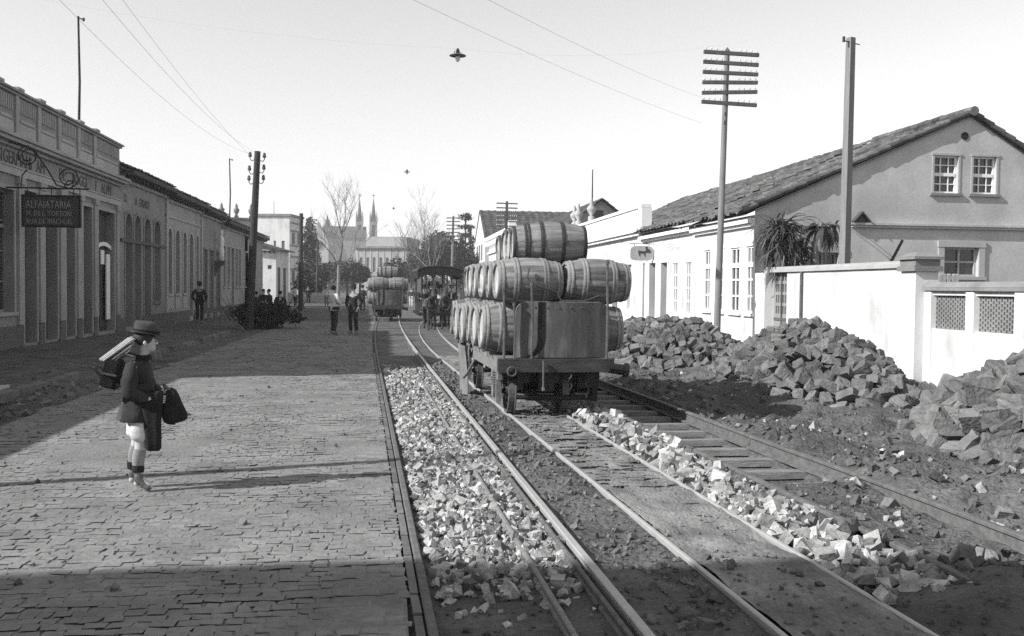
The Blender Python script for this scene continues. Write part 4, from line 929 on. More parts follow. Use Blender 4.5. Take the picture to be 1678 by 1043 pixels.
# projecting sign with a horse
p = on_side(1046, 424, 9.0); hs = thing('hanging_sign', 'pale projecting signboard with a dark horse over the smithy door', 'sign', (XR, p.y, 2.9))
mb = MB(); pts = []
for i in range(24):
    a = 2*math.pi*i/24; pts.append((-.47+.44*abs(math.cos(a))**.5*(1 if math.cos(a) > 0 else -1), -.02, .12+.27*abs(math.sin(a))**.55*(1 if math.sin(a) > 0 else -1)))
mb.poly(pts, (0, .04, 0)); bd = mb.build('board', 'sign_pale', hs)
mb = MB(); hx = [(-.30, .02), (-.27, .12), (-.17, .17), (-.15, .25), (-.08, .22), (-.11, .10), (-.04, .06), (.10, .08), (.17, .10), (.2, .0), (.17, .03), (.14, -.12), (.11, -.12), (.10, -.01), (-.02, -.02), (-.07, -.13), (-.10, -.12), (-.08, .0), (-.17, .02), (-.24, .0)]
mb.poly([(-.43-x, -.028, .13+z) for x, z in hx], (0, .006, 0)); mb.build('horse_figure', 'sign_board', bd)
mb = MB(); mb.tube([(0, 0, .47), (-.95, 0, .47)], .015, 6); mb.tube([(-.2, 0, .47), (-.2, 0, .38)], .012, 5); mb.tube([(-.75, 0, .47), (-.75, 0, .38)], .012, 5); mb.build('bracket', 'iron_worn', hs)
# --- the house with the white parapet
pz, Fp, Lp, mb, oo = right_house('parapet_house', 'white house with a tall plain parapet and urns behind the barrels', 35.41, 50, 4.1, 10, 'wall_white',
    [('w', 1028, 1034, .9, 2.7), ('d', 1003, 1012, .1, 2.8), ('d', 985, 993, .1, 2.8)], depth=.25)
shell(mb, Fp, Lp, -.1, 4.1, 10); mb.build('wall', 'wall_white', pz)
for k, o in oo: (door(pz, Fp, o, 'door_grey') if k == 'd' else window(pz, Fp, o, 4, 2, 'trim_white'))
mb = MB(); mb.fbox(Fp, 0, Lp, .001, .28, 3.9, 4.02); mb.fbox(Fp, 0, Lp, .001, .18, 3.78, 3.895); mb.build('cornice', 'trim_white', pz)
mb = MB(); mb.fbox(Fp, 0, Lp-.06, -.25, .03, 4.101, 4.85); mb.fbox(Fp, -.05, Lp, -.3, .1, 4.853, 4.97); mb.fbox(Fp, Lp-.5, Lp+.03, -.32, .08, 4.11, 4.84); pp = mb.build('parapet', 'trim_white', pz)
text(pz, 'REST', Fp, 50-yr(988), 3.02, .42, 'faint_letter', .004)
for u in (50-45.4, 50-48.6, .3):
    mb = MB(); O_, U_, N_ = Fp; c = O_+U_*u-N_*.1; mb.lathe([(.17, 4.97), (.17, 5.2), (.07, 5.27), (.22, 5.5), (.24, 5.62), (.09, 5.8), (.11, 5.9), (.02, 6.15)], 12, 'Z', (c.x, c.y, 0)); mb.build('urn', 'trim_pale', pz, smooth=True)
roof_tiles(pz, Vector((.4, .2, 4.1)), (0, 1, 0), va, Lp-.2, VL-.6, seed=24, name='roof', rough=.03, tw=.25)
# --- gable-fronted house with a dark roof further along
gh = thing('gabled_house', 'house with a long dark roof and small gable window rising behind the white parapet', 'house', (10.5, 60, 0), 0, 'houses in the right hand row')
mb = MB(); Fh = frame((0, 0, 0), (1, 0, 0)); XP2, ZP2, XE2 = 2.95, 7.45, 5.9
wall_face(mb, Fh, XE2, 0, 5.2, [], .2); mb.quad((0, 0, 0), (0, 29, 0), (0, 29, 5.2), (0, 0, 5.2)); mb.quad((XE2, 0, 0), (XE2, 29, 0), (XE2, 29, 5.2), (XE2, 0, 5.2))
mb.add([(0, 0, 5.2), (XE2, 0, 5.2), (XP2, 0, ZP2-.05)], [(0, 1, 2)]); mb.add([(0, 29, 0), (XE2, 29, 0), (XE2, 29, 5.2), (XP2, 29, ZP2-.05), (0, 29, 5.2)], [(0, 1, 2, 3, 4)]); mb.build('wall', 'wall_mid', gh)
wd = MB(); wd.fbox(Fh, 2.45, 3.1, .002, .05, 6.05, 6.75); wd.build('window', 'door_dark', gh)
a = math.atan2(ZP2-5.2, XP2)
roof_tiles(gh, (-.3, -.35, 5.2-.3*math.tan(a)+.05), (0, 1, 0), (math.cos(a), 0, math.sin(a)), 29.5, (XP2+.3)/math.cos(a), 'dark_roof', tw=.3, cl=.5, seed=31)
roof_tiles(gh, (XE2+.3, -.35, 5.2-.3*math.tan(a)+.05), (0, 1, 0), (-math.cos(a), 0, math.sin(a)), 29.5, (XP2+.3)/math.cos(a), 'dark_roof', tw=.3, cl=.5, seed=32)
# --- small white house with a toothed cornice
dh = thing('dentil_house', 'small white house front with a toothed cornice seen above the barrels', 'house', (9.5, 74, 0), 0, 'houses in the right hand row')
Fd = frame((0, 18, 0), (0, -1, 0)); mb = MB(); o = (14, 15.2, 1., 3.6, 'a'); wall_face(mb, Fd, 18, -.1, 6.3, [o, (10, 11.2, 1., 3.6, 'a'), (6, 7.2, 1, 3.6, 'a')], .25); shell(mb, Fd, 18, -.1, 6.3, .95); mb.build('wall', 'wall_white', dh)
for q_ in (o, (10, 11.2, 1., 3.6), (6, 7.2, 1., 3.6)): window(dh, Fd, q_, 3, 2, 'trim_white')
mb = MB(); mb.fbox(Fd, -.1, 18.1, .001, .45, 6.1, 6.45)
for i in range(24): mb.fbox(Fd, .2+i*.75, .5+i*.75, .001, .38, 5.62, 6.09)
mb.fbox(Fd, 0, 18, .001, .2, 4.9, 5.05); mb.build('cornice', 'trim_white', dh)
mb = MB(); mb.fbox(Fd, 17.0, 17.9, -.3, .3, 6.46, 7.0); mb.build('pedestal', 'trim_white', dh)
# --- steep roofed two storey house
sh = thing('steep_roofed_house', 'tall white house with a steep dark roof at the far end of the right row', 'house', (10.3, 104, 0), 0, 'houses in the right hand row')
mb = MB(); D2 = 12; HE, HR = 7.2, 10.6
mb.add([(0, 0, 0), (0, D2, 0), (0, D2, HE), (0, D2/2, HR), (0, 0, HE)], [(0, 1, 2, 3, 4)]); mb.quad((0, 0, 0), (12, 0, 0), (12, 0, HE), (0, 0, HE)); mb.add([(12, 0, 0), (12, D2, 0), (12, D2, HE), (12, D2/2, HR), (12, 0, HE)], [(0, 1, 2, 3, 4)]); mb.quad((0, D2, 0), (12, D2, 0), (12, D2, HE), (0, D2, HE)); mb.build('wall', 'wall_white', sh)
a = math.atan2(HR-HE, D2/2)
roof_tiles(sh, (-.1, -.3, HE-.3*math.tan(a)+.06), (1, 0, 0), (0, math.cos(a), math.sin(a)), 12.2, (D2/2+.3)/math.cos(a), 'dark_roof', tw=.4, cl=.6, seed=33)
roof_tiles(sh, (-.1, D2+.3, HE-.3*math.tan(a)+.06), (1, 0, 0), (0, -math.cos(a), math.sin(a)), 12.2, (D2/2+.3)/math.cos(a), 'dark_roof', tw=.4, cl=.6, seed=34)
Fq = frame((0, D2, 0), (0, -1, 0)); mb = MB(); mb.poly([(-1.2, 1, 3.4), (-.005, 1, 4.1), (-.005, 1, 4.0), (-1.2, 1, 3.3)], (0, 9, 0)); mb.build('awning', 'dark_roof', sh)
for u in (2.4, 5.2, 8.):
    mb = MB(); mb.fbox(Fq, u, u+1.1, .002, .05, 4.8, 6.6); mb.build('window', 'door_grey', sh)
# --- garden wall, gate, pier, pierced wall
XG = 9.75
gwall = thing('garden_wall', 'plain white garden wall with a coping beside the gable house', 'wall', (XG, 17.0, 0))
yg0, yg1 = on_side(1289, 500, XG).y-17.0, on_side(1262, 500, XG).y-17.0
mb = MB(); mb.box(0, .28, 0, yg0-.001, -.15, 2.17); mb.build('wall', 'wall_white', gwall)
mb = MB(); mb.box(-.06, .34, .0, yg1+.3, 2.175, 2.25); mb.box(-.02, .3, .02, yg1+.28, 2.253, 2.31); mb.build('coping', 'trim_pale', gwall)
mb = MB(); mb.box(-.16, .27, yg1, 24.18-17, -.15, 2.17); mb.build('gate_jamb', 'trim_white', gwall)
gate = thing('garden_gate', 'grey wooden gate with rows of pointed openings in the white wall', 'gate', (XG, 17.0+yg0, 0))
Lg2 = yg1-yg0; Fgt = frame((.10, Lg2, 0), (0, -1, 0)); mb = MB(); half = Lg2/2
ops = []
for c in range(6):
    for r in range(3): u = .10+c*(Lg2-.2)/6; ops.append((u+.02, u+(Lg2-.2)/6-.03, 1.12+r*.28, 1.32+r*.28, 'a'))
    ops.append((u+.02, u+(Lg2-.2)/6-.03, 1.96, 2.12-.02*abs(c-2.5), 'a'))
wall_face(mb, Fgt, Lg2-.02, .05, 2.16, ops, .05); mb.build('leaf', 'gate_grey', gate)
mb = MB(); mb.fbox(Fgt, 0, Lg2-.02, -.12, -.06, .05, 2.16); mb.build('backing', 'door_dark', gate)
mb = MB(); mb.fbox(Fgt, half-.02, half+.02, .002, .03, .05, 2.16); mb.fbox(Fgt, .05, Lg2-.05, .002, .02, .95, 1.02); mb.build('cover_strip', 'door_grey', gate)
mb = MB(); pxy = on_side(1312, 500, XG-.05).y; mb.tube([(XG-.05, pxy, 0), (XG-.05, pxy, 2.17)], .035, 8); tag(mb.build('drain_pipe', 'iron_worn'), 'thin dark drain pipe running down the white garden wall', 'pipe')
pier = thing('gate_pier', 'square white pier with a stepped stone cap ending the garden wall', 'pier', (XG+.12, 16.72, 0))
mb = MB(); mb.box(-.2, .25, -.24, .26, -.1, 2.10); mb.build('shaft', 'wall_white', pier)
mb = MB(); mb.box(-.26, .31, -.30, .32, 2.103, 2.2); mb.box(-.22, .27, -.26, .28, 2.203, 2.32); mb.box(-.27, .32, -.31, .33, 2.323, 2.37); mb.hexa([(-.27, -.31, 2.373), (.32, -.31, 2.373), (.32, .33, 2.373), (-.27, .33, 2.373), (-.1, -.12, 2.46), (.15, -.12, 2.46), (.15, .14, 2.46), (-.1, .14, 2.46)]); mb.build('cap', 'trim_grey', pier)
fw = thing('pierced_wall', 'low white wall with pierced lattice panels and weathered coping at right', 'wall', (9.9, 8.2, 0))
posts = [16.40-8.2-1.29*i for i in range(7)]
mb = MB(); mb.box(0, .22, 0, 8.26, -.15, 1.05); mb.box(.0, .22, 0, 8.26, 1.66, 1.74); mb.build('wall', 'wall_white', fw)
mb = MB(); mb.box(-.08, .3, -.02, 8.27, 1.743, 1.80); mb.hexa([(-.08, -.02, 1.803), (.3, -.02, 1.803), (.3, 8.27, 1.803), (-.08, 8.27, 1.803), (.02, -.02, 1.90), (.2, -.02, 1.90), (.2, 8.27, 1.90), (.02, 8.27, 1.90)]); mb.build('coping', 'trim_grey', fw)
for y in posts:
    mb = MB(); mb.box(-.045, .2, y-.13, y+.10, -.1, 1.72); mb.build('pillar', 'trim_white', fw)
for y1_, y0_ in zip(posts, posts[1:]):
    a, b = y0_+.102, y1_-.132; Fl = frame((.06, b, 0), (0, -1, 0)); mb = MB(); L = b-a; nc = 15; nr = 7; ops = []
    for c in range(nc):
        for r in range(nr):
            u = (c+.5)*L/nc; z = 1.055+(r+.5+(.25 if c % 2 else -.25))*(.6/nr); du, dz = L/nc*.27, .6/nr*.30; ops.append((u-du, u+du, max(z-dz, 1.06), min(z+dz, 1.645)))
    # holes are staggered, so each column of the panel is a face of its own
    for c in range(nc):
        Fc_ = frame(Fl[0]+Fl[1]*(c*L/nc), Fl[1]); wall_face(mb, Fc_, L/nc, 1.051, 1.659, [(o[0]-c*L/nc, o[1]-c*L/nc, o[2], o[3]) for o in ops[c*nr:(c+1)*nr]], .07)
    lt = mb.build('lattice_panel', 'trim_grey', fw)
    mb = MB(); mb.box(.14, .15, a, b, 1.055, 1.655); mb.build('backing', 'void', lt)  # black sheet added to stand for the shade inside the holes
# leaning picket panel and an iron bar in the garden
pk = thing('picket_panel', 'weathered white picket panel leaning inside the garden behind the pierced wall', 'fence', (10.6, 18.3, 0))
for i in range(14):
    if i == 4: continue
    mb = MB(); x = .10*i-.25; t = random.uniform(-.05, .02); mb.hexa([(x, 0, 1.2), (x+.07, 0, 1.2), (x+.07, .02, 1.2), (x, .02, 1.2), (x+t, 0, 2.1+random.uniform(-.05, .03)), (x+t+.07, 0, 2.1), (x+t+.07, .02, 2.1), (x+t, .02, 2.1)]); mb.build('picket', 'trim_pale', pk)
mb = MB(); mb.box(-.3, 1.15, .021, .05, 1.55, 1.62); mb.box(-.28, -.2, .055, .1, 0, 1.7); mb.box(1.0, 1.08, .055, .1, 0, 1.7); mb.build('rail', 'trim_pale', pk)
a, b = at_depth(1463, 424, 21), at_depth(1479, 394, 21); d = (b-a)
mb = MB(); mb.tube([a-d*1.6, b], .035, 8); tag(mb.build('iron_bar', 'black_iron'), 'dark iron bar leaning above the white garden wall', 'bar')
mb = MB(); e = at_depth(1400, 372, 23.9); e2 = at_depth(1403, 383, 23.9); mb.tube([a+d*.05, e], .008, 5); mb.tube([a-d*.1, e2], .008, 5); tag(mb.build('stay_wires', 'wire'), 'pair of thin stay wires between the house wall and the iron bar', 'wires')

# --- poles
def pole(label, base, top, r0, r1_, m, rz=0, group=None, name='telegraph_pole', n_=14):
    root = thing(name, label, 'pole', base, rz, group); t = Vector(top)-Vector(base); mb = MB(); n = 6
    if rz: t = Matrix.Rotation(-rz, 3, 'Z')@t
    mb.tube([t*(i/n)-Vector((0, 0, .3 if i == 0 else 0)) for i in range(n+1)], [r0+(r1_-r0)*i/n for i in range(n+1)], n_); mb.build('pole', m, root, smooth=False)
    return root, t
def crossarm(root, t, z, half, m='pole_wood', tilt=0., h=.09, d=.08, pins=4, y=-.13, pm='porcelain'):
    mb = MB(); c = t*(z/t.z); a = Vector((half, 0, half*tilt)); 
    mb.hexa([(c.x-a.x, y-d/2, z-a.z-h/2), (c.x+a.x, y-d/2, z+a.z-h/2), (c.x+a.x, y+d/2, z+a.z-h/2), (c.x-a.x, y+d/2, z-a.z-h/2), (c.x-a.x, y-d/2, z-a.z+h/2), (c.x+a.x, y-d/2, z+a.z+h/2), (c.x+a.x, y+d/2, z+a.z+h/2), (c.x-a.x, y+d/2, z-a.z+h/2)])
    ar = mb.build('crossarm', m, root)
    mb = MB()
    for s in (-1, 1):
        for i in range(pins):
            x = s*(half*.93-i*half*.2); zz = z+x*tilt+h/2; mb.tube([(c.x+x, y, zz), (c.x+x, y, zz+.03)], .01, 5)
            mb.lathe([(.012, 0), (.022, .01), (.026, .035), (.018, .055), (.005, .06)], 7, 'Z', (c.x+x, y, zz+.02))
    mb.build('insulator', pm, ar); return ar
G_T = 'telegraph poles along the street'
tp, t = pole('tall telegraph pole with six crossarms standing before the white houses', (8.45, 23.8, 0), (8.68, 24, 7.93), .095, .07, 'pole_pale', 0, G_T)
for px_, tl in ((93, -.02), (109, -.02), (125, -.01), (140, .03), (156, .05), (174, -.03)):
    crossarm(tp, t, at_depth(1190, px_, 24.).z, .735, 'pole_wood', tl)
mb = MB(); mb.tube([t, t+Vector((0, 0, .12))], [.09, .005], 8); mb.build('cap', 'iron_worn', tp)
bp = on_side(1382, 470, 10.35); tpz = on_side(1395, 60, 10.35)
rp, t = pole('tall bare square pole with one small bracket rising behind the garden wall', (bp.x, bp.y, 0), (tpz.x+.05, bp.y, tpz.z), .135, .105, 'pole_pale', R(20), G_T, n_=4)
mb = MB(); mb.tube([t+Vector((-.22, 0, -.09)), t+Vector((.28, 0, -.12))], .012, 6); mb.tube([t+Vector((-.22, 0, -.12)), t+Vector((-.22, 0, 0))], .03, 8); mb.build('bracket', 'black_iron', rp)
p = at_depth(829, 330, 69)
tq, t = pole('distant telegraph pole with many arms against the dark steep roof', (p.x, 69, 0), (p.x+.08, 69, p.z), .12, .09, 'pole_wood', 0, G_T)
for i in range(6): crossarm(tq, t, p.z-.18-i*.33, .78, 'pole_wood', -.01, pins=4)
p = at_depth(743, 354, 84)
tq, t = pole('far telegraph pole with seven arms behind the mule tram', (p.x-.15, 84, 0), (p.x, 84, p.z), .12, .09, 'pole_pale', 0, G_T)
for i in range(7): crossarm(tq, t, p.z-.2-i*.32, .6, 'pole_wood', .02, pins=3)
lp, t = pole('dark leaning wooden pole with curved insulator hooks before the left houses', (-5.41, 37.5, 0), (-5.1, 37.5, 6.85), .17, .115, 'pole_dark', 0, 'poles on the left side')
for z, s in ((6.6, 1), (6.62, -1), (6.15, 1), (6.1, -1), (5.75, 1), (5.72, -1)):
    mb = MB(); c = t*(z/t.z); x0 = c.x+s*.11
    mb.tube([(x0, 0, z-.1), (x0+s*.1, 0, z-.14), (x0+s*.16, 0, z-.06), (x0+s*.16, 0, z+.04)], .018, 6); hk = mb.build('hook', 'black_iron', lp)
    mb = MB(); mb.lathe([(.02, 0), (.06, .01), (.07, .08), (.05, .12), (.06, .15), (.03, .2), (.0, .21)], 8, 'Z', (x0+s*.16, 0, z)); mb.build('insulator', 'iron_worn', hk)
for px_, yp, Y, lab, r in ((493, 350, 66, 'dark plain pole in front of the conifer', .16), (520, 395, 100, 'farther dark pole right of the conifer', .14)):
    p = at_depth(px_, yp, Y); pole(lab, (p.x, Y, 0), (p.x+.03, Y, p.z), r, r*.8, 'pole_dark', 0, 'poles on the left side')
for pa, pb, X, lab, r in (((132, 30), (129, 200), -9.75, 'thin tall rod on the parapet of the shop house', .045), ((379, 262), (376, 355), -10., 'thin rod rising from the roof of a left row house', .05)):
    a, b = on_side(*pa, X), on_side(*pb, X); root = thing('flag_pole', lab, 'pole', (X, b.y, b.z-.35)); mb = MB(); v = a-b; mb.tube([(0, 0, 0), (0, v.y*.5, v.z*.5), (0, 0, v.z+.35)], [r, r*.85, r*.7], 8); mb.build('pole', 'black_iron', root)
    mb = MB(); mb.tube([(0, 0, v.z+.3), (.16, 0, v.z+.24)], .02, 6); mb.tube([(.16, 0, v.z+.2), (.16, 0, v.z+.3)], .04, 6); mb.build('insulator', 'black_iron', root)
for px_, y0, y1, Y, lab in ((449, 330, 356, 122, 'thin rod on the roof of the pale two storey building'), (970.5, 278, 330, 45.4, 'thin rod above the urn of the white parapet house')):
    a, b = at_depth(px_, y0, Y), at_depth(px_, y1, Y); root = thing('flag_pole', lab, 'pole', b); mb = MB(); mb.tube([(0, 0, -.5), (0, 0, a.z-b.z)], [.04, .025], 6); mb.build('pole', 'black_iron', root)

# --- shaggy plant over the garden wall
def leaf_cloud(name, blobs, n, size, m, parent, seed=1):
    """many small leaf faces spread through ellipsoids (centre, radii), denser near their surface"""
    rg = np.random.default_rng(seed); Vs = []; Ts = []; vol = np.array([r[0]*r[1]*r[2] for c, r in blobs])**.7; vol /= vol.sum()
    for (c, r), f in zip(blobs, vol):
        k = max(8, int(n*f)); d = rg.normal(0, 1, (k, 3)); d /= np.linalg.norm(d, axis=1)[:, None]; q = rg.random(k)**.38*(1+.13*rg.normal(0, 1, k))
        P = np.array(c)+d*np.array(r)*q[:, None]
        A = rg.normal(0, 1, (k, 3)); A /= np.linalg.norm(A, axis=1)[:, None]; B = np.cross(A, rg.normal(0, 1, (k, 3))); B /= np.linalg.norm(B, axis=1)[:, None]
        s = size*rg.uniform(.5, 1.5, k)[:, None]
        Vs.append(np.stack([P-A*s, P+B*s*.5, P+A*s, P-B*s*.5], 1)); t0 = rg.uniform(.2, .8); Ts.append(np.repeat(np.clip(rg.normal(t0, .25, k), 0, 1.2), 4))
    V = np.concatenate(Vs).reshape(-1, 3); F = np.arange(len(V)).reshape(-1, 4)
    return link(name, np_mesh(name, V, F, m, np.concatenate(Ts)), parent)
def straps(mb, base, n, l0, l1, w, seed, droop=1., up=(.1, 1.2), az=(0, 6.28)):
    rg = np.random.default_rng(seed)
    for i in range(n):
        a = rg.uniform(*az); e = rg.uniform(*up); l = rg.uniform(l0, l1); d = Vector((math.cos(a)*math.cos(e), math.sin(a)*math.cos(e), math.sin(e))); p = Vector(base)+Vector(rg.normal(0, .07, 3)); seg = 7
        side = d.cross(Vector((0, 0, 1))).normalized(); mb.ct = rg.random(); L_ = []
        for k in range(seg+1):
            t = k/seg; ww = w*(.5+.9*t if t < .35 else (1-t)*1.25+.02); L_.append((p-side*ww, p+side*ww+Vector((0, 0, .012))))
            d = (d+Vector((0, 0, -droop*.33*(.4+t)))+Vector(rg.normal(0, .15, 3))).normalized(); p = p+d*l/seg
        for (a1, b1), (a2, b2) in zip(L_, L_[1:]): mb.quad(a1, b1, b2, a2)
pl = thing('yucca_plant', 'shaggy dark yucca with drooping strap leaves over the white garden wall', 'plant', (9.98, 23.55, 0))
mb = MB(); mb.tube([(0, 0, -.1), (.05, 0, 1.2), (.0, -.05, 2.4), (.03, -.1, 3.1)], [.16, .13, .12, .1], 10); mb.tube([(.05, 0, 1.2), (.3, -.05, 2.2), (.45, -.05, 2.7)], [.1, .09, .08], 8); mb.build('trunk', 'bark_dark', pl)
mb = MB(); straps(mb, (.02, -.1, 3.2), 170, .6, 1.2, .034, 1, 1.2); straps(mb, (-.05, -.12, 2.8), 110, .5, 1.0, .03, 2, 1.5, (-.3, .8)); straps(mb, (.3, -.1, 2.75), 120, .5, .95, .032, 3, 1.4); straps(mb, (.05, -.12, 2.35), 80, .4, .9, .03, 4, 1.6, (-.6, .5)); mb.build('foliage', 'strap_leaf', pl); leaf_cloud('inner_foliage', [((0, -.1, 3.0), (.42, .4, .4)), ((.15, -.1, 2.5), (.4, .35, .45)), ((.5, -.1, 2.75), (.35, .3, .35))], 1100, .07, 'leaf_dark', pl, 3)
mb = MB(); straps(mb, (.05, -.2, 2.6), 14, .6, 1.0, .02, 5, 2.6, (-.8, .3), (3.6, 5.8)); mb.build('dead_leaves', 'dead_leaf', pl)
pb = thing('banana_plant', 'half dead banana plant with broken hanging leaves beside the yucca', 'plant', (10.95, 23.3, 0))
mb = MB(); mb.tube([(0, 0, -.1), (.02, 0, 1.8), (-.12, -.05, 3.0)], [.12, .1, .07], 10); mb.tube([(-.12, -.05, 3.0), (.05, -.1, 3.45), (.45, -.1, 3.42), (.8, -.1, 3.2)], [.05, .045, .035, .02], 8); mb.tube([(-.12, -.05, 3.0), (-.05, -.1, 3.55)], [.04, .02], 6); mb.build('trunk', 'dead_leaf', pb)
mb = MB(); straps(mb, (0, -.1, 3.3), 34, .6, 1.15, .08, 8, 2.2, (-.2, .6)); straps(mb, (.3, -.1, 3.4), 18, .5, .9, .06, 9, 3., (-.6, .1)); mb.build('foliage', 'strap_leaf', pb)
# ------------------------------------------------------------------ trees
def branches(mb, p, d, l, r, depth, rg, up=.25, spread=.55, twig=4):
    n = 4; pts = [p]; q = Vector(p); dd = Vector(d)
    for i in range(n):
        dd = (dd+Vector(rg.normal(0, .10, 3))+Vector((0, 0, up*.12))).normalized(); q = q+dd*l/n; pts.append(q.copy())
    mb.tube(pts, [r*(1-.55*i/n) for i in range(n+1)], 7 if depth > 2 else 4, cap=False)
    if depth == 0: return
    for k in range(twig if depth < 3 else 4):
        t = rg.uniform(.45, 1); b = pts[min(n, int(t*n+.5))]; a = rg.uniform(0, 6.28); s = Vector((math.cos(a), math.sin(a), 0))
        nd = (dd*(1-spread*.6)+s*spread*rg.uniform(.7, 1.4)+Vector((0, 0, up))).normalized()
        branches(mb, b, nd, l*rg.uniform(.52, .78), max(r*.46, .006), depth-1, rg, up, spread, twig)
def bare_tree(label, x, y, h, r, seed, m='bark_pale', fork=.32, grp='bare trees at the square'):
    t = thing('bare_tree', label, 'tree', (x, y, 0), 0, grp); rg = np.random.default_rng(seed); mb = MB()
    mb.tube([(0, 0, -.2), (.03, 0, h*fork*.5), (.05, 0, h*fork)], [r, r*.85, r*.75], 10, cap=False); mb.build('trunk', m, t)
    mb = MB()
    branches(mb, Vector((.05, 0, h*fork)), Vector((.02, 0, 1)), h*.36, r*.7, 4, rg, .35, .5)
    for k in range(4):
        a = k*1.6+rg.uniform(0, 1); branches(mb, Vector((.05, 0, h*fork*(.92+.05*k))), Vector((math.cos(a)*.6, math.sin(a)*.6, .75)).normalized(), h*.27, r*.42, 3, rg, .3, .5)
    mb.build('crown', m, t); return t
p = at_depth(554, 470, 84)
bare_tree('pale bare tree in front of the church', p.x, 84, 10.6, .17, 3)
for px_, Y, h, s, lab in ((673, 100, 8.5, 5, 'left one of the thin bare trees above the distant wagon'), (690, 96, 9.2, 6, 'middle one of the thin bare trees above the distant wagon'), (706, 92, 10.4, 8, 'tallest bare tree, right behind the mule tram roof')):
    bare_tree(lab, at_depth(px_, 470, Y).x, Y, h, .11, s, 'bark_dark' if px_ < 700 else 'bark_pale', .3)
def bushy(name, label, cat, x, y, blobs, n, size, m, trunk=None, seed=1, grp=None):
    t = thing(name, label, cat, (x, y, 0), 0, grp)
    mb = MB(); tr = trunk or [(0, 0, -.1), (0, 0, blobs[0][0][2])]; mb.tube(tr, [.16]+[.1]*(len(tr)-1), 8); mb.build('trunk', 'bark_dark', t)
    leaf_cloud('crown', blobs, n, size, m, t, seed); return t
p = at_depth(507, 470, 108); rg = np.random.default_rng(2)
bushy('conifer_tree', 'tall dark conifer beside the pale two storey building', 'tree', p.x, 108, [((rg.normal(0, .12), rg.normal(0, .1), 1.3+i*.75), (1.75*(1-i/13)+.15, 1.7*(1-i/13)+.15, .62)) for i in range(11)], 5200, .17, 'leaf_dark', [(0, 0, -.1), (0, 0, 4), (0, 0, 8.8)], 3)
for px_, py_, Y, r, lab, s in ((531, 447, 104, 1.45, 'round clipped dark tree just right of the conifer', 4), (569, 447, 101, 1.9, 'large round clipped tree under the bare tree', 5), (655, 449, 104, 2.3, 'rounded dark tree behind the distant wagon', 6), (590, 452, 110, 1.2, 'small clipped bush left of the distant wagon', 7)):
    p = at_depth(px_, py_, Y); bushy('clipped_tree', lab, 'tree', p.x, Y, [((0, 0, p.z), (r, r, r*.72)), ((r*.4, -.2, p.z+.3), (r*.6, r*.6, r*.55)), ((-r*.45, -.1, p.z+.15), (r*.6, r*.6, r*.5))], 2600, .15, 'leaf_mid' if s % 2 else 'leaf_dark', None, s, 'clipped trees at the square')
def cl(px_, py_, Y, r): p = at_depth(px_, py_, Y); return ((p.x, Y, p.z), r)
x0 = at_depth(728, 440, 112).x
def mass(pts, Y): return [((c[0]-x0, c[1]-Y, c[2]), r) for c, r in pts]
bushy('evergreen_tree', 'broad dark evergreen tree behind the mule tram', 'tree', x0, 112, mass([cl(712, 412, 112, (2.0, 2, 1.9)), cl(735, 415, 112, (2.1, 2, 1.6)), cl(722, 395, 112, (1.6, 1.5, 1.2)), cl(700, 430, 112, (1.8, 2, 1.4)), cl(748, 428, 112, (2.2, 2, 1.6)), cl(766, 432, 112, (1.6, 2, 1.5))], 112), 7000, .20, 'leaf_dark', None, 11)
for px_, s, lab, hh in ((756, 13, 'left pointed dark cypress beside the steep roof', 392), (771, 14, 'right pointed dark cypress touching the steep roof', 376)):
    p = at_depth(px_, hh, 118); bushy('cypress_tree', lab, 'tree', p.x, 118, [((rg.normal(0, .1), 0, 2+i*.62), (.85*(1-(i/12)**1.5)+.15, .8, .5)) for i in range(int((p.z-2)/.62)+1)], 2000, .14, 'leaf_dark', [(0, 0, -.1), (0, 0, p.z-.3)], s, 'cypresses beside the steep roof')
p = at_depth(763, 356, 124)
bushy('araucaria_tree', 'tall thin pine with a small round tufted top', 'tree', p.x, 124, [((0, 0, p.z), (.9, .9, .55)), ((.1, 0, p.z-1.3), (1.2, 1.1, .35)), ((-.1, 0, p.z-2.4), (1.0, 1, .35))], 900, .14, 'leaf_dark', [(0, 0, -.1), (0, 0, p.z)], 15)
# brush heap by the leaning pole
bx = on_ground(432, 538)
bh = thing('brush_heap', 'dark heap of cut brush around the foot of the leaning pole', 'brush heap', (bx.x, bx.y, 0)); leaf_cloud('foliage', [((rg.normal(0, .55), rg.normal(0, .5), rg.uniform(.15, .75)), (rg.uniform(.25, .6), rg.uniform(.3, .6), rg.uniform(.2, .4))) for _ in range(22)], 4200, .085, 'brush', bh, 21)
mb = MB(); rg = np.random.default_rng(6)
for i in range(170): a = rg.uniform(0, 6.28); c = Vector((rg.normal(0, .6), rg.normal(0, .6), .3)); mb.tube([c, c+Vector((math.cos(a)*.6, math.sin(a)*.5, rg.uniform(.3, 1.0)))], [.018, .005], 4)
mb.build('twigs', 'brush', bh)
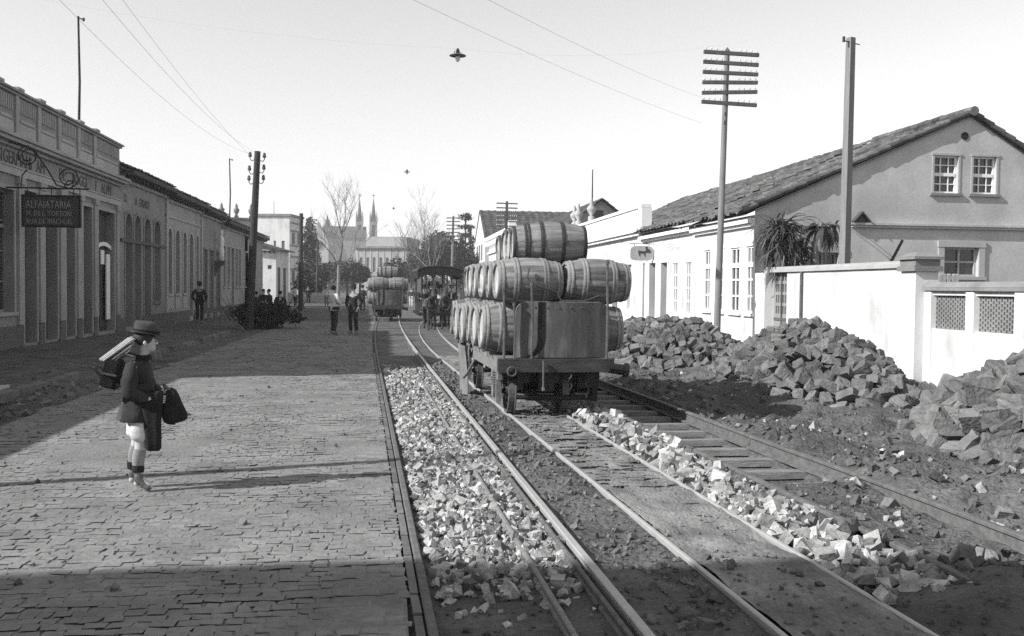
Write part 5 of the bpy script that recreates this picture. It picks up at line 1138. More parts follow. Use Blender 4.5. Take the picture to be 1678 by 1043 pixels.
# ------------------------------------------------------------------ church and town hall
cy = 380.; cc = thing('church', 'twin spired church with a slate roof far down the street', 'church', (at_depth(560, 470, cy).x, cy, 0))
ox = cc.location.x
def C(px_, py_): p = at_depth(px_, py_, cy); return p.x-ox, p.z
for pa, pb in ((583, 595), (605.5, 618)):
    xa, zb = C(pa, 388); xb, _ = C(pb, 388); _, zt = C(589, 364); _, zs = C(589, 326); w_ = (xb-xa)/2; xm = (xa+xb)/2
    mb = MB(); mb.box(xa, xb, -w_, w_, 0, zt)
    for s in (-1, 1):
        for s2 in (-1, 1): mb.lathe([(w_*.22, zt), (w_*.2, zt+2), (.05, zt+4.2)], 6, 'Z', (xm+s*w_*.85, s2*w_*.85, 0))
    tw_ = mb.build('tower', 'church_stone', cc)
    mb = MB(); mb.lathe([(w_*1.05, zt), (w_*.62, zt+(zs-zt)*.28), (w_*.5, zt+(zs-zt)*.42), (.08, zs)], 8, 'Z', (xm, 0, 0)); mb.box(xm-.08, xm+.08, -.08, .08, zs, zs+2.2); mb.box(xm-.5, xm+.5, -.08, .08, zs+1.2, zs+1.5); mb.build('spire', 'slate', tw_)
    mb = MB(); mb.box(xm-w_*.35, xm+w_*.35, -w_-.05, -w_-.005, zt-5.5, zt-1.2); mb.build('belfry_opening', 'void', tw_)
xa, zt = C(528, 370); xb, ze = C(600, 392)
mb = MB(); mb.box(xa, xb, -8, 12, 0, ze); mb.build('nave', 'church_stone', cc)
mb = MB(); mb.poly([(xa, -8.5, ze+.01), (xa, 12.5, ze+.01), (xa, 2, zt)], (xb-xa, 0, 0)); mb.build('roof', 'slate', cc)
xg0, zg = C(507, 400); xg1, zg1 = C(541, 400); xm, zp = C(525, 366)
mb = MB(); mb.poly([(xg0, -10, 0), (xg1, -10, 0), (xg1, -10, zg), (xm, -10, zp), (xg0, -10, zg)], (0, 6, 0)); tg = mb.build('transept', 'church_pale', cc)
mb = MB(); mb.tube([(xm, -10.25, zg-1), (xm, -10.01, zg-1)], 1.5, 16); mb.build('rose_window', 'void', tg)
mb = MB(); xt, z1 = C(536, 352); mb.lathe([(1.2, zt-3), (1.2, z1-4), (.05, z1)], 8, 'Z', (xt, 2, 0)); mb.build('turret', 'slate', cc)
ty = 150.; p = at_depth(624, 470, ty)
th, Fth = box_house('town_hall', 'pale two storey public building with tall windows below the church spires', 'building', (p.x, ty, 0), R(-14), 8.2, 12, 7.6, 'wall_pale', [(.7+i*1.05, 1.15+i*1.05, 3.9, 6.2) for i in range(7)], rows=3)
mb = MB(); mb.box(-4.3, 4.3, -.35, 12, 7.62, 7.95); mb.fbox(Fth, 0, 8.2, .001, .2, 3.2, 3.4); mb.build('cornice', 'trim_grey', th)
mb = MB(); mb.box(-2.6, 4.0, .6, 10, 7.96, 9.5); mb.build('attic', 'wall_pale', th)
mb = MB()
for i in range(8): mb.fbox(Fth, .3+i*1.05, .48+i*1.05, .001, .06, 3.41, 7.5)
mb.build('pilaster', 'trim_pale', th)
# low walls and hedges closing the far end of the street
for a, b, Y, z, lab, m_ in ((462, 540, 96, 1.0, 'low pale wall below the conifer at the end of the street', 'wall_pale'),):
    xa, xb = at_depth(a, 470, Y).x, at_depth(b, 470, Y).x; mb = MB(); mb.box(xa, xb, Y, Y+.3, -.1, z); tag(mb.build('low_wall', m_), lab, 'wall')
bt = thing('far_trees', 'dark line of trees closing the view beyond the square', 'trees', (0, 240, 0)); tag(bt, kind='stuff'); rg = np.random.default_rng(8)
leaf_cloud('foliage', [((rg.uniform(-70, 60), rg.uniform(-8, 8), rg.uniform(1.5, 3.2)), (rg.uniform(3, 6), 3, rg.uniform(2., 3.4))) for i in range(60)], 16000, .5, 'leaf_mid', bt, 9)

# ------------------------------------------------------------------ wires and hanging lamps
def span(label, pts, sag, r=.006, n=20, name='overhead_wire', group='overhead wires'):
    mb = MB(); a, b = Vector(pts[0]), Vector(pts[1]); mb.tube([a.lerp(b, i/n)-Vector((0, 0, sag*4*(i/n)*(1-i/n))) for i in range(n+1)], r, 5); return tag(mb.build(name, 'wire'), label, 'wire', group)
def at_line(px_, py_, Y): return at_depth(px_, py_, Y)
span('overhead wire from the top hook of the leaning pole, nearest the houses', (( -5.25, 37.5, 6.72), at_depth(34, -3, 13)+Vector((0, -6, 1.0))), .75, .0027)
span('overhead wire from the leaning pole, second from the houses', ((-4.95, 37.5, 6.7), at_depth(102, -3, 12.6)+Vector((.1, -6, 1.0))), .62, .0027)
span('faint overhead wire over the street, third from the left houses', ((-4.9, 37.5, 6.3), at_depth(152, -3, 13)+Vector((.2, -6, .8))), .4, .0025)
a = at_depth(1150, 202, 23.9); b = at_depth(690, -2, 13)
span('faint overhead wire crossing the sky to the lower telegraph crossarm', (a, b+(b-a)*.2), .12, .002)
a = at_depth(1150, 160, 23.9); b = at_depth(812, -2, 13)
span('faint overhead wire crossing the sky to the upper telegraph crossarm', (a, b+(b-a)*.2), .12, .002)
def arc_lamp(px_, py_, Y, s, label):
    p = at_depth(px_, py_, Y); root = thing('hanging_lamp', label, 'lamp', p, 0, 'street lamps hung on wires')
    mb = MB(); mb.lathe([(.02, .06), (.10, .05), (.26, .0), (.27, -.02), (.24, -.015), (.05, .0)], 24, 'Z'); d = mb.build('reflector', 'iron_worn', root)
    mb = MB(); mb.lathe([(.05, .05), (.065, .07), (.06, .17), (.03, .19), (.03, .22)], 10, 'Z'); 
    for x in (-.11, -.05, .06, .11): mb.tube([(x, 0, .03), (x*.9, 0, .13+.02*math.sin(x*40))], .012, 5)
    mb.build('housing', 'black_iron', root)
    mb = MB(); mb.sphere((0, 0, -.10), (.085, .085, .11), 14, 9); mb.build('globe', 'porcelain', root, smooth=True)
    root.scale = (s, s, s); return p
p = arc_lamp(750, 91, 22, .72, 'nearest street lamp with a wide flat reflector hanging in the sky')
p2 = arc_lamp(667, 282, 48, .60, 'second street lamp hanging high over the wagon')
p3 = arc_lamp(645, 342, 85, .62, 'farthest street lamp hanging small against the sky')
def sus(p, xa, za, xb, zb, label):
    mb = MB(); a, b = Vector((xa, p.y, za)), Vector((xb, p.y, zb)); q = p+Vector((0, 0, .15)); n = 10
    mb.tube([a.lerp(q, i/n)-Vector((0, 0, .25*4*(i/n)*(1-i/n))) for i in range(n)]+[q.lerp(b, i/n)-Vector((0, 0, .25*4*(i/n)*(1-i/n))) for i in range(n+1)], .0008, 4); tag(mb.build('suspension_wire', 'trim_grey'), label, 'wire', 'overhead wires')
sus(p, -9.4, 8.2, 8.5, 7.7, 'thin wire carrying the nearest hanging street lamp'); sus(p2, -9.6, 8.6, 9.8, 8.6, 'thin wire carrying the second hanging street lamp')

# ------------------------------------------------------------------ people and animals: one skinned surface each
def skin_mesh(name, joints, edges, m, sub=1, smooth=True):
    """joints {key: (x, y, z, r) or (x, y, z, rx, ry)}; the first joint is the root"""
    keys = list(joints); me = bpy.data.meshes.new(name+'_cage'); me.from_pydata([joints[k][:3] for k in keys], [(keys.index(a), keys.index(b)) for a, b in edges], [])
    o = bpy.data.objects.new('cage', me); COL.objects.link(o); md = o.modifiers.new('Skin', 'SKIN'); md.use_smooth_shade = True; md.branch_smoothing = .6
    if not me.skin_vertices: raise RuntimeError('skin layer')
    for i, k in enumerate(keys):
        j = joints[k]; me.skin_vertices[0].data[i].radius = (j[3], j[4] if len(j) > 4 else j[3]); me.skin_vertices[0].data[i].use_root = i == 0
    if sub: sd_ = o.modifiers.new('Sub', 'SUBSURF'); sd_.levels = sub; sd_.render_levels = sub
    dg = bpy.context.evaluated_depsgraph_get(); res = bpy.data.meshes.new_from_object(o.evaluated_get(dg)); res.name = name
    bpy.data.objects.remove(o); bpy.data.meshes.remove(me)
    res.materials.clear(); res.materials.append(M[m]); at = res.attributes.new('tint', 'FLOAT', 'POINT'); at.data.foreach_set('value', [.5]*len(res.vertices))
    if smooth: res.polygons.foreach_set('use_smooth', [True]*len(res.polygons))
    return res
def hand_joints(J, E, tag_, wrist, d, side, curl, s=1., grip=0.):
    """palm, four unequal fingers and a thumb; d = direction of the hand, side = towards the thumb, curl = towards the palm"""
    w_, d, sd, cu = Vector(wrist), Vector(d).normalized(), Vector(side).normalized(), Vector(curl).normalized()
    pm = w_+d*.045*s; J[tag_+'palm'] = (*pm, .024*s, .024*s); E.append((tag_+'wrist', tag_+'palm'))
    for i, (off, l) in enumerate(((.030, .072), (.010, .08), (-.010, .074), (-.029, .058))):
        b = w_+d*.085*s+sd*off*s; k1 = b+(d*(1-grip)+cu*(.35+grip)).normalized()*l*.5*s; k2 = k1+(d*(.7-grip)+cu*(.7+grip*.5)).normalized()*l*.5*s
        for nm, q, r in (('a', b, .0105), ('b', k1, .0092), ('c', k2, .0078)): J[f'{tag_}f{i}{nm}'] = (*q, r*s)
        E += [(tag_+'palm', f'{tag_}f{i}a'), (f'{tag_}f{i}a', f'{tag_}f{i}b'), (f'{tag_}f{i}b', f'{tag_}f{i}c')]
    t1 = w_+d*.04*s+sd*.036*s; t2 = t1+(d*.6+sd*.5+cu*.3).normalized()*.034*s; t3 = t2+(d*.9+cu*.5).normalized()*.026*s
    for nm, q, r in (('a', t1, .0125), ('b', t2, .0105), ('c', t3, .0085)): J[f'{tag_}t{nm}'] = (*q, r*s)
    E += [(tag_+'palm', tag_+'ta'), (tag_+'ta', tag_+'tb'), (tag_+'tb', tag_+'tc')]
def skirt(root, rings, m, cx=0., cy=0., n=28, seat=False, name='jacket_skirt', wave=.03):
    if seat: return
    vs = [(cx+rx*math.cos(2*math.pi*j/n)*(1+wave*math.sin(5*2*math.pi*j/n)*(i > 1)), cy+ry*math.sin(2*math.pi*j/n)*(1+wave*math.sin(4*2*math.pi*j/n+1)*(i > 1)), z) for i, (z, rx, ry) in enumerate(rings) for j in range(n)]
    mb = MB(); mb.add(vs, [(i*n+j, i*n+(j+1) % n, (i+1)*n+(j+1) % n, (i+1)*n+j) for i in range(len(rings)-1) for j in range(n)]); return mb.build(name, m, root, smooth=True)
def adult(label, loc, rz, h=1.70, top='cloth_dark', legs='cloth_black', hat=True, arms='down', stride=.0, group=None, coat=.0, seat=False, lean=0., hair='ribbon', hatm='cloth_black'):
    """a standing figure that faces -y before it is turned"""
    root = thing('person', label, 'person', loc, rz, group); s = h/1.72; root.scale = (s, s, s)
    kz = .0; st = stride
    J = {'pelvis': (0, 0, .95, .12, .095), 'waist': (0, -lean*.2, 1.10, .125, .09), 'chest': (0, -lean*.5, 1.31, .145, .10), 'neckb': (0, .005-lean*.8, 1.455, .065, .062), 'neck': (0, -.01-lean, 1.51, .055), 'skull': (0, -.015-lean, 1.615, .082, .093), 'crown': (0, -.005-lean, 1.665, .07, .078), 'jaw': (0, -.065-lean, 1.565, .043), 'nose': (0, -.108-lean, 1.608, .013)}
    E = [('pelvis', 'waist'), ('waist', 'chest'), ('chest', 'neckb'), ('neckb', 'neck'), ('neck', 'skull'), ('skull', 'crown'), ('skull', 'jaw'), ('skull', 'nose')]
    for sd_, t in ((1, 'l'), (-1, 'r')):
        f = st*sd_
        hp = (sd_*.095, 0, .90, .085)
        if seat: kn, an, te = (sd_*.11, -.40, .86, .065), (sd_*.12, -.42, .50, .043), (sd_*.12, -.55, .46, .034)
        else: kn, an, te = (sd_*.105, -.03-f*.5, .50, .058), (sd_*.11, .03-f, .10, .04), (sd_*.12, -.13-f, .04, .034)
        J.update({t+'hip': hp, t+'knee': kn, t+'ank': an, t+'heel': (an[0], an[1]+.045, an[2]-.055, .036), t+'toe': te}); E += [('pelvis', t+'hip'), (t+'hip', t+'knee'), (t+'knee', t+'ank'), (t+'ank', t+'heel'), (t+'ank', t+'toe')]
        J[t+'sh'] = (sd_*.185, -lean*.6, 1.40, .062)
        if arms == 'hips': el, wr, hd = (sd_*.36, .06, 1.14, .047), (sd_*.20, -.06, .99, .034), (-sd_*.4, -.6, -.6)
        elif arms == 'pocket': el, wr, hd = (sd_*.30, .06, 1.13, .047), (sd_*.21, -.07, .93, .034), (-sd_*.2, -.2, -1)
        elif arms == 'front': el, wr, hd = (sd_*.25, .0-lean*.5, 1.12, .047), (sd_*.12, -.24-lean, 1.10, .034), (-sd_*.3, -1, 0)
        else: el, wr, hd = (sd_*.235, .02, 1.13, .047), (sd_*.245, -.05, .88, .034), (0, -.15, -1)
        J[t+'elb'] = el; J[t+'wrist'] = wr; E += [('chest', t+'sh'), (t+'sh', t+'elb'), (t+'elb', t+'wrist')]; hand_joints(J, E, t, wr[:3], hd, (0, -1, .1), (-sd_, 0, 0))
    body = link('body', skin_mesh('body', J, E, 'skin_far'), root)
    def grow(keys, edges, m, name, add, tweak=None):
        JJ = {k: (*J[k][:3], *(r+add for r in J[k][3:])) for k in keys}
        if tweak: JJ.update(tweak)
        return link(name, skin_mesh(name, JJ, edges, m), root)
    hem = .95-.10-coat; tw_ = {}
    for t, sd_ in (('l', 1), ('r', -1)):
        w2_ = Vector(J[t+'elb'][:3]).lerp(Vector(J[t+'wrist'][:3]), .9); tw_[t+'cuff'] = (*w2_, .046)
    grow(['pelvis', 'waist', 'chest', 'neckb', 'lsh', 'lelb', 'rsh', 'relb'], [('pelvis', 'waist'), ('waist', 'chest'), ('chest', 'neckb'), ('chest', 'lsh'), ('lsh', 'lelb'), ('lelb', 'lcuff'), ('chest', 'rsh'), ('rsh', 'relb'), ('relb', 'rcuff')], top, 'jacket', .022, tw_)
    skirt(root, [(1.12, .150, .118), (1.0, .158, .125), (.93, .165, .132), (hem, .178, .142), (hem-.015, .165, .13)], top, n=24, seat=seat)
    tk = {}
    for t in 'lr': tk[t+'an2'] = (J[t+'ank'][0], J[t+'ank'][1]+.0, J[t+'ank'][2]+.0, .066)
    grow(['pelvis', 'lhip', 'lknee', 'rhip', 'rknee'], [('pelvis', 'lhip'), ('lhip', 'lknee'), ('lknee', 'lan2'), ('pelvis', 'rhip'), ('rhip', 'rknee'), ('rknee', 'ran2')], legs, 'trousers', .018, tk)
    for t in 'lr': grow([t+'ank', t+'toe', t+'heel'], [(t+'ank', t+'toe'), (t+'ank', t+'heel')], 'boot', 'shoe', .014)
    hd = Vector(J['crown'][:3]); mb = MB()
    if hat: mb.lathe([(.158, hd.z-.028), (.16, hd.z-.02), (.103, hd.z-.012), (.10, hd.z+.02), (.096, hd.z+.085), (.075, hd.z+.105), (.02, hd.z+.095), (0, hd.z+.095)], 20, 'Z', (hd.x, hd.y, 0)); mb.build('hat', hatm, root, smooth=True)
    mb = MB(); mb.sphere((hd.x, hd.y+.018, hd.z-.02), (.086, .090, .088), 12, 8); mb.build('hair', hair, root, smooth=True)
    return root
def stand(px_, py_, **k): q = on_ground(px_, py_); return (q.x, q.y, 0.)
adult('man in a dark suit walking away along the left pavement', (*stand(327, 533)[:2], .06), R(175), 1.74, 'cloth_black', 'cloth_black', arms='pocket', stride=.08)
adult('man in a white shirt and dark trousers standing in the street, turned away', stand(547, 549), R(130), 1.72, 'cloth_white', 'cloth_dark', hat=False, arms='front', stride=.05)
adult('man in dark suit and hat standing hand in pocket before the distant wagon', stand(579, 549), R(-25), 1.73, 'cloth_black', 'cloth_black', arms='pocket', coat=.06)
adult('dark clothed man standing behind the man in the hat', stand(594, 513), R(150), 1.74, 'cloth_black', 'cloth_black', arms='front')
for px_, py_, Y, hx, lab, tp_, rzz in ((418, 478, 41.0, 1.70, 'dark figure leaning nearest the leaning pole above the brush heap', 'cloth_black', 80), (431, 474, 43, 1.72, 'dark figure second from the leaning pole above the brush heap', 'cloth_black', 30), (443, 474, 41.5, 1.74, 'figure leaning back third from the leaning pole behind the brush heap', 'cloth_dark', -60), (459, 477, 39, 1.62, 'dark figure standing at the right end of the brush heap', 'cloth_black', 180)):
    q = at_depth(px_, py_, Y); adult(lab, (q.x, Y, 0), R(rzz), q.z-.0 if q.z > 1.2 else 1.5, tp_, 'cloth_black', hat=False, arms='front', lean=.08, group='people by the brush heap')
for px_, py_, lab, tp_, lg, rzz, st in ((484, 504, 'person in a white top walking along the sunlit end of the street', 'cloth_white', 'cloth_dark', 160, .12), (493, 506, 'person in pale clothes striding right behind the brush heap', 'cloth_white', 'cloth_grey', 90, .2), (505, 500, 'dark clothed bystander in front of the low pale wall', 'cloth_dark', 'cloth_dark', 10, .0), (535, 503, 'person in pale clothes beyond the man in the white shirt', 'cloth_white', 'cloth_grey', 0, .06), (601, 503, 'person in white standing left of the distant wagon', 'cloth_white', 'cloth_white', 20, .0), (674, 505, 'person in a dark top and white trousers right of the distant wagon', 'cloth_dark', 'cloth_white', -20, .05)):
    q = on_ground(px_, py_); adult(lab, (q.x, q.y, 0), R(rzz), 1.66, tp_, lg, hat=False, arms='down', stride=st, group='people far along the street')
# mules
def mule(label, loc, rz):
    root = thing('mule', label, 'mule', loc, rz, 'mules of the tram')
    J = {'chest': (0, -.42, .98, .21, .26), 'barrel': (0, .1, .97, .24, .25), 'belly': (0, .42, 1.0, .225, .235), 'rump': (0, .78, 1.05, .21, .22), 'wither': (0, -.5, 1.16, .15, .16), 'neck1': (0, -.74, 1.34, .10, .15), 'neck2': (0, -.92, 1.52, .085, .12), 'poll': (0, -1.0, 1.60, .085, .10), 'face': (0, -1.17, 1.47, .07, .075), 'muzzle': (0, -1.33, 1.31, .052, .058), 'tail0': (0, .98, 1.08, .04), 'tail1': (0, 1.06, .85, .03), 'tail2': (0, 1.07, .5, .035)}
    E = [('chest', 'barrel'), ('barrel', 'belly'), ('belly', 'rump'), ('chest', 'wither'), ('wither', 'neck1'), ('neck1', 'neck2'), ('neck2', 'poll'), ('poll', 'face'), ('face', 'muzzle'), ('rump', 'tail0'), ('tail0', 'tail1'), ('tail1', 'tail2')]
    for s, t in ((1, 'l'), (-1, 'r')):
        f = .10*s
        J.update({t+'ear0': (s*.055, -.97, 1.68, .028), t+'ear1': (s*.085, -.94, 1.80, .034, .018), t+'ear2': (s*.10, -.92, 1.92, .010)}); E += [('poll', t+'ear0'), (t+'ear0', t+'ear1'), (t+'ear1', t+'ear2')]
        J.update({t+'sh': (s*.13, -.47, .82, .105), t+'fel': (s*.13, -.47+f*.4, .66, .075), t+'fkn': (s*.13, -.50+f, .42, .05), t+'ffet': (s*.13, -.48+f*1.3, .13, .038), t+'fhoof': (s*.13, -.52+f*1.4, .03, .05)}); E += [('chest', t+'sh'), (t+'sh', t+'fel'), (t+'fel', t+'fkn'), (t+'fkn', t+'ffet'), (t+'ffet', t+'fhoof')]
        J.update({t+'hip': (s*.13, .78, .86, .13), t+'stif': (s*.14, .66-f, .68, .09), t+'hock': (s*.13, .92-f, .46, .055), t+'hfet': (s*.13, .86-f*1.2, .13, .04), t+'hhoof': (s*.13, .81-f*1.2, .03, .05)}); E += [('rump', t+'hip'), (t+'hip', t+'stif'), (t+'stif', t+'hock'), (t+'hock', t+'hfet'), (t+'hfet', t+'hhoof')]
    link('body', skin_mesh('body', J, E, 'mule_hide', 2), root)
    mb = MB(); mb.tube([(.20*math.cos(a)*1.0, -.66-.10*math.sin(a), 1.06+.27*math.sin(a)) for a in np.linspace(0, 6.28, 18)], .045, 8); mb.tube([(0, -.7, 1.38), (0, -.68, 1.52)], .02, 6); mb.build('collar', 'rope', root)
    mb = MB()
    for s in (-1, 1): mb.tube([(s*.255, -.6, 1.0), (s*.27, .2, .97), (s*.25, 1.3, .8)], .014, 5); mb.tube([(s*.08, -1.14, 1.5), (s*.065, -1.24, 1.36)], .01, 5)
    mb.tube([(-.26, .05, 1.0), (-.2, .05, 1.2), (0, .05, 1.25), (.2, .05, 1.2), (.26, .05, 1.0)], .018, 5); mb.build('harness', 'dead_leaf', root); return root
a, b = on_ground(706, 543), on_ground(731, 541)
mule('dark mule on the left of the pair drawing the tram', (a.x, a.y+.6, 0), R(4)); mule('dark mule with pale harness on the right of the pair drawing the tram', (b.x, b.y+.6, 0), R(-3))
# the tram
TY = 40.3; p0, p1 = at_depth(684, 438, TY), at_depth(757, 438, TY); xc = (p0.x+p1.x)/2; hw = (p1.x-p0.x)/2; zr = p0.z
tm = thing('mule_tram', 'open mule tram with a dark roof and a deep valance behind the pair of mules', 'tram', (xc, TY, 0), R(1.5))
mb = MB(); n = 16; pr = [(-hw, zr-.10), (-hw*.9, zr-.02), (-hw*.5, zr+.06), (0, zr+.09), (hw*.5, zr+.06), (hw*.9, zr-.02), (hw, zr-.10)]
mb.poly([(x, -.2, z) for x, z in pr]+[(x, -.2, z-.05) for x, z in reversed(pr)], (0, 5.4, 0)); rf = mb.build('roof', 'dark_roof', tm)
mb = MB(); pts = [(x, z-.051) for x, z in pr]; sc_ = [(hw*(1-2*i/10), zr-.32-.07*abs(math.sin(i*math.pi/2))-.16*(abs(1-2*i/10) > .85)) for i in range(11)]
mb.poly([(x, -.18, z) for x, z in pts]+[(x, -.18, z) for x, z in sc_], (0, .03, 0)); mb.box(-hw, -hw+.03, -.14, 5.1, zr-.48, zr-.16); mb.box(hw-.03, hw, -.14, 5.1, zr-.48, zr-.16); mb.build('valance', 'cloth_black', rf)
for x in (-hw*.78, -hw*.28, hw*.55, hw*.78):
    for y in (.1, 4.9): mb = MB(); mb.tube([(x, y, .5), (x, y, zr-.06)], .035, 6); mb.build('post', 'pole_pale' if x in (-hw*.28, hw*.55) else 'black_iron', tm)
mb = MB(); mb.box(-hw*.92, hw*.92, 0, 5.0, .48, .60); mb.build('floor', 'black_iron', tm)
mb = MB(); mb.poly([(hw*.8*math.sin(a), .06-.16*math.cos(a), .6) for a in np.linspace(-1.4, 1.4, 12)]+[(hw*.8*math.sin(a), .10-.16*math.cos(a), .6) for a in np.linspace(1.4, -1.4, 12)], (0, 0, .62)); mb.build('dashboard', 'door_dark', tm)
for y in (1.2, 2.2, 3.2, 4.2):
    mb = MB(); mb.box(-hw*.85, hw*.85, y, y+.4, .95, 1.0); mb.box(-hw*.85, hw*.85, y+.38, y+.42, 1.0, 1.45); mb.box(-hw*.8, -hw*.75, y, y+.4, .6, .95); mb.box(hw*.75, hw*.8, y, y+.4, .6, .95); mb.build('bench', 'door_dark', tm)
for y in (1.4, 3.6):
    for x in (-.36, .36): mb = MB(); mb.lathe([(.36, -.04), (.36, .04), (.1, .05), (.1, -.05), (.36, -.04)], 20, 'X', (x, y, .37)); mb.build('wheel', 'black_iron', tm)
adult('tram driver in dark clothes and cap standing behind the left mule', (xc-.25, TY+.25, .60), 0, 1.62, 'cloth_black', 'cloth_black', arms='front', group='people on the mule tram')
for x, y, tp_, lab in ((-.62, 1.55, 'cloth_dark', 'passenger on the left of the front tram bench'), (.1, 1.55, 'cloth_white', 'passenger in a pale shirt in the middle of the front tram bench'), (.6, 1.5, 'cloth_black', 'passenger on the right of the front tram bench')):
    adult(lab, (xc+x, TY+y-.08, .12), 0, 1.66, tp_, 'cloth_black', seat=True, arms='front', group='people on the mule tram')
# ------------------------------------------------------------------ the boy (he faces +x; his right side is towards the viewer)
bo = on_ground(233, 803)
boy = thing('person', 'boy in a dark jacket, white knee breeches and hat with a satchel on his back', 'person', (bo.x+.01, bo.y, 0.), R(4))
J = {'pelvis': (-.02, 0, .70, .085, .10), 'waist': (-.03, 0, .83, .085, .10), 'chest': (-.035, 0, .98, .092, .115), 'neckb': (-.01, 0, 1.09, .05), 'neck': (.012, 0, 1.135, .043), 'skull': (.035, -.004, 1.245, .083, .072), 'crown': (.028, -.004, 1.295, .068, .06), 'jaw': (.075, -.010, 1.185, .040), 'chin': (.098, -.012, 1.168, .020), 'nose': (.122, -.016, 1.225, .012), 'brow': (.095, -.012, 1.262, .028)}
E = [('pelvis', 'waist'), ('waist', 'chest'), ('chest', 'neckb'), ('neckb', 'neck'), ('neck', 'skull'), ('skull', 'crown'), ('skull', 'jaw'), ('jaw', 'chin'), ('skull', 'nose'), ('skull', 'brow')]
legs = {'r': ((-.02, -.07, .66, .075), (-.005, -.075, .385, .050), (-.03, -.08, .26, .052), (-.015, -.08, .115, .032), (-.045, -.08, .045, .030), (.085, -.10, .03, .028)),
        'l': ((-.03, .065, .66, .075), (-.06, .075, .39, .050), (-.09, .08, .27, .050), (-.085, .085, .115, .032), (-.115, .085, .045, .030), (.015, .10, .03, .028))}
for t, (hp, kn, cf, an, he, to) in legs.items():
    J.update({t+'hip': hp, t+'knee': kn, t+'calf': cf, t+'ank': an, t+'heel': he, t+'toe': to}); E += [('pelvis', t+'hip'), (t+'hip', t+'knee'), (t+'knee', t+'calf'), (t+'calf', t+'ank'), (t+'ank', t+'heel'), (t+'ank', t+'toe')]
J.update({'rsh': (-.06, -.135, 1.045, .05), 'relb': (-.085, -.18, .82, .04), 'rwrist': (.10, -.155, .775, .028), 'lsh': (-.03, .135, 1.045, .05), 'lelb': (.02, .17, .82, .04), 'lwrist': (.17, .05, .80, .028)})
E += [('chest', 'rsh'), ('rsh', 'relb'), ('relb', 'rwrist'), ('chest', 'lsh'), ('lsh', 'lelb'), ('lelb', 'lwrist')]
hand_joints(J, E, 'r', J['rwrist'][:3], (1, .15, -.05), (.1, 0, 1), (0, 1, -.1), .86, .35)
hand_joints(J, E, 'l', J['lwrist'][:3], (1, -.35, .05), (0, 0, 1), (-.2, -1, -.3), .86, .35)
link('body', skin_mesh('body', J, E, 'skin', 2), boy)
for s in (-1, 1):
    mb = MB(); mb.sphere((.028, -.004+s*.076, 1.228), (.015, .008, .023), 10, 7); mb.build('ear', 'skin', boy, smooth=True)
    mb = MB(); mb.sphere((.108, -.013+s*.028, 1.240), (.006, .008, .005), 8, 6); mb.build('eye', 'hoop_dark', boy, smooth=True)
mb = MB(); mb.tube([(.112, -.034, 1.192), (.120, -.013, 1.193), (.112, .010, 1.192)], .0055, 6); mb.build('mouth', 'canvas', boy)
mb = MB(); mb.sphere((.012, -.004, 1.275), (.090, .079, .075), 16, 10); mb.build('hair', 'hoop_dark', boy, smooth=True)
def grow(keys, edges, m, name, add, tw=None, sub=2):
    JJ = {k: (*J[k][:3], *(r+add for r in J[k][3:])) for k in keys}
    if tw: JJ.update(tw)
    return link(name, skin_mesh(name, JJ, edges, m, sub), boy)
# jacket, its skirt flaring behind
jk = grow(['pelvis', 'waist', 'chest', 'neckb', 'rsh', 'relb', 'lsh', 'lelb'], [('pelvis', 'waist'), ('waist', 'chest'), ('chest', 'neckb'), ('chest', 'rsh'), ('rsh', 'relb'), ('relb', 'rcuff'), ('chest', 'lsh'), ('lsh', 'lelb'), ('lelb', 'lcuff')], 'cloth_dark', 'jacket', .026,
    {'rcuff': (.075, -.158, .78, .042), 'lcuff': (.14, .065, .803, .042)})
skirt(boy, [(.90, .116, .134), (.80, .124, .145), (.72, .138, .163), (.66, .150, .175), (.60, .165, .185), (.585, .155, .175)], 'cloth_dark', -.032, 0, 32)
mb = MB(); mb.hexa([(-.11, -.128, .695), (.02, -.150, .695), (.02, -.135, .695), (-.11, -.11, .695), (-.11, -.135, .72), (.02, -.157, .72), (.02, -.14, .72), (-.11, -.115, .72)]); mb.build('pocket_flap', 'cloth_black', jk)
mb = MB(); mb.lathe([(.060, 1.085), (.066, 1.09), (.058, 1.13), (.052, 1.128), (.055, 1.09)], 16, 'Z', (.004, 0, 0)); mb.build('collar', 'cloth_black', jk)
mb = MB(); mb.hexa([(-.20, -.10, .60), (-.135, -.115, .60), (-.135, .06, .60), (-.20, .05, .60), (-.15, -.09, .76), (-.10, -.10, .76), (-.10, .05, .76), (-.15, .05, .76)]); mb.build('coat_tail', 'cloth_grey', jk)
grow([], [('pelvis', 'rhip'), ('rhip', 'rk'), ('rk', 'rb'), ('pelvis', 'lhip'), ('lhip', 'lk'), ('lk', 'lb')], 'cloth_white', 'breeches', .016,
    {'pelvis': (-.02, 0, .68, .085, .10), 'rhip': (-.015, -.06, .62, .085), 'lhip': (-.03, .06, .62, .085), 'rk': (.01, -.08, .50, .105, .09), 'rb': (.01, -.08, .405, .095, .085), 'lk': (-.065, .08, .50, .095, .085), 'lb': (-.075, .08, .42, .085, .08)})
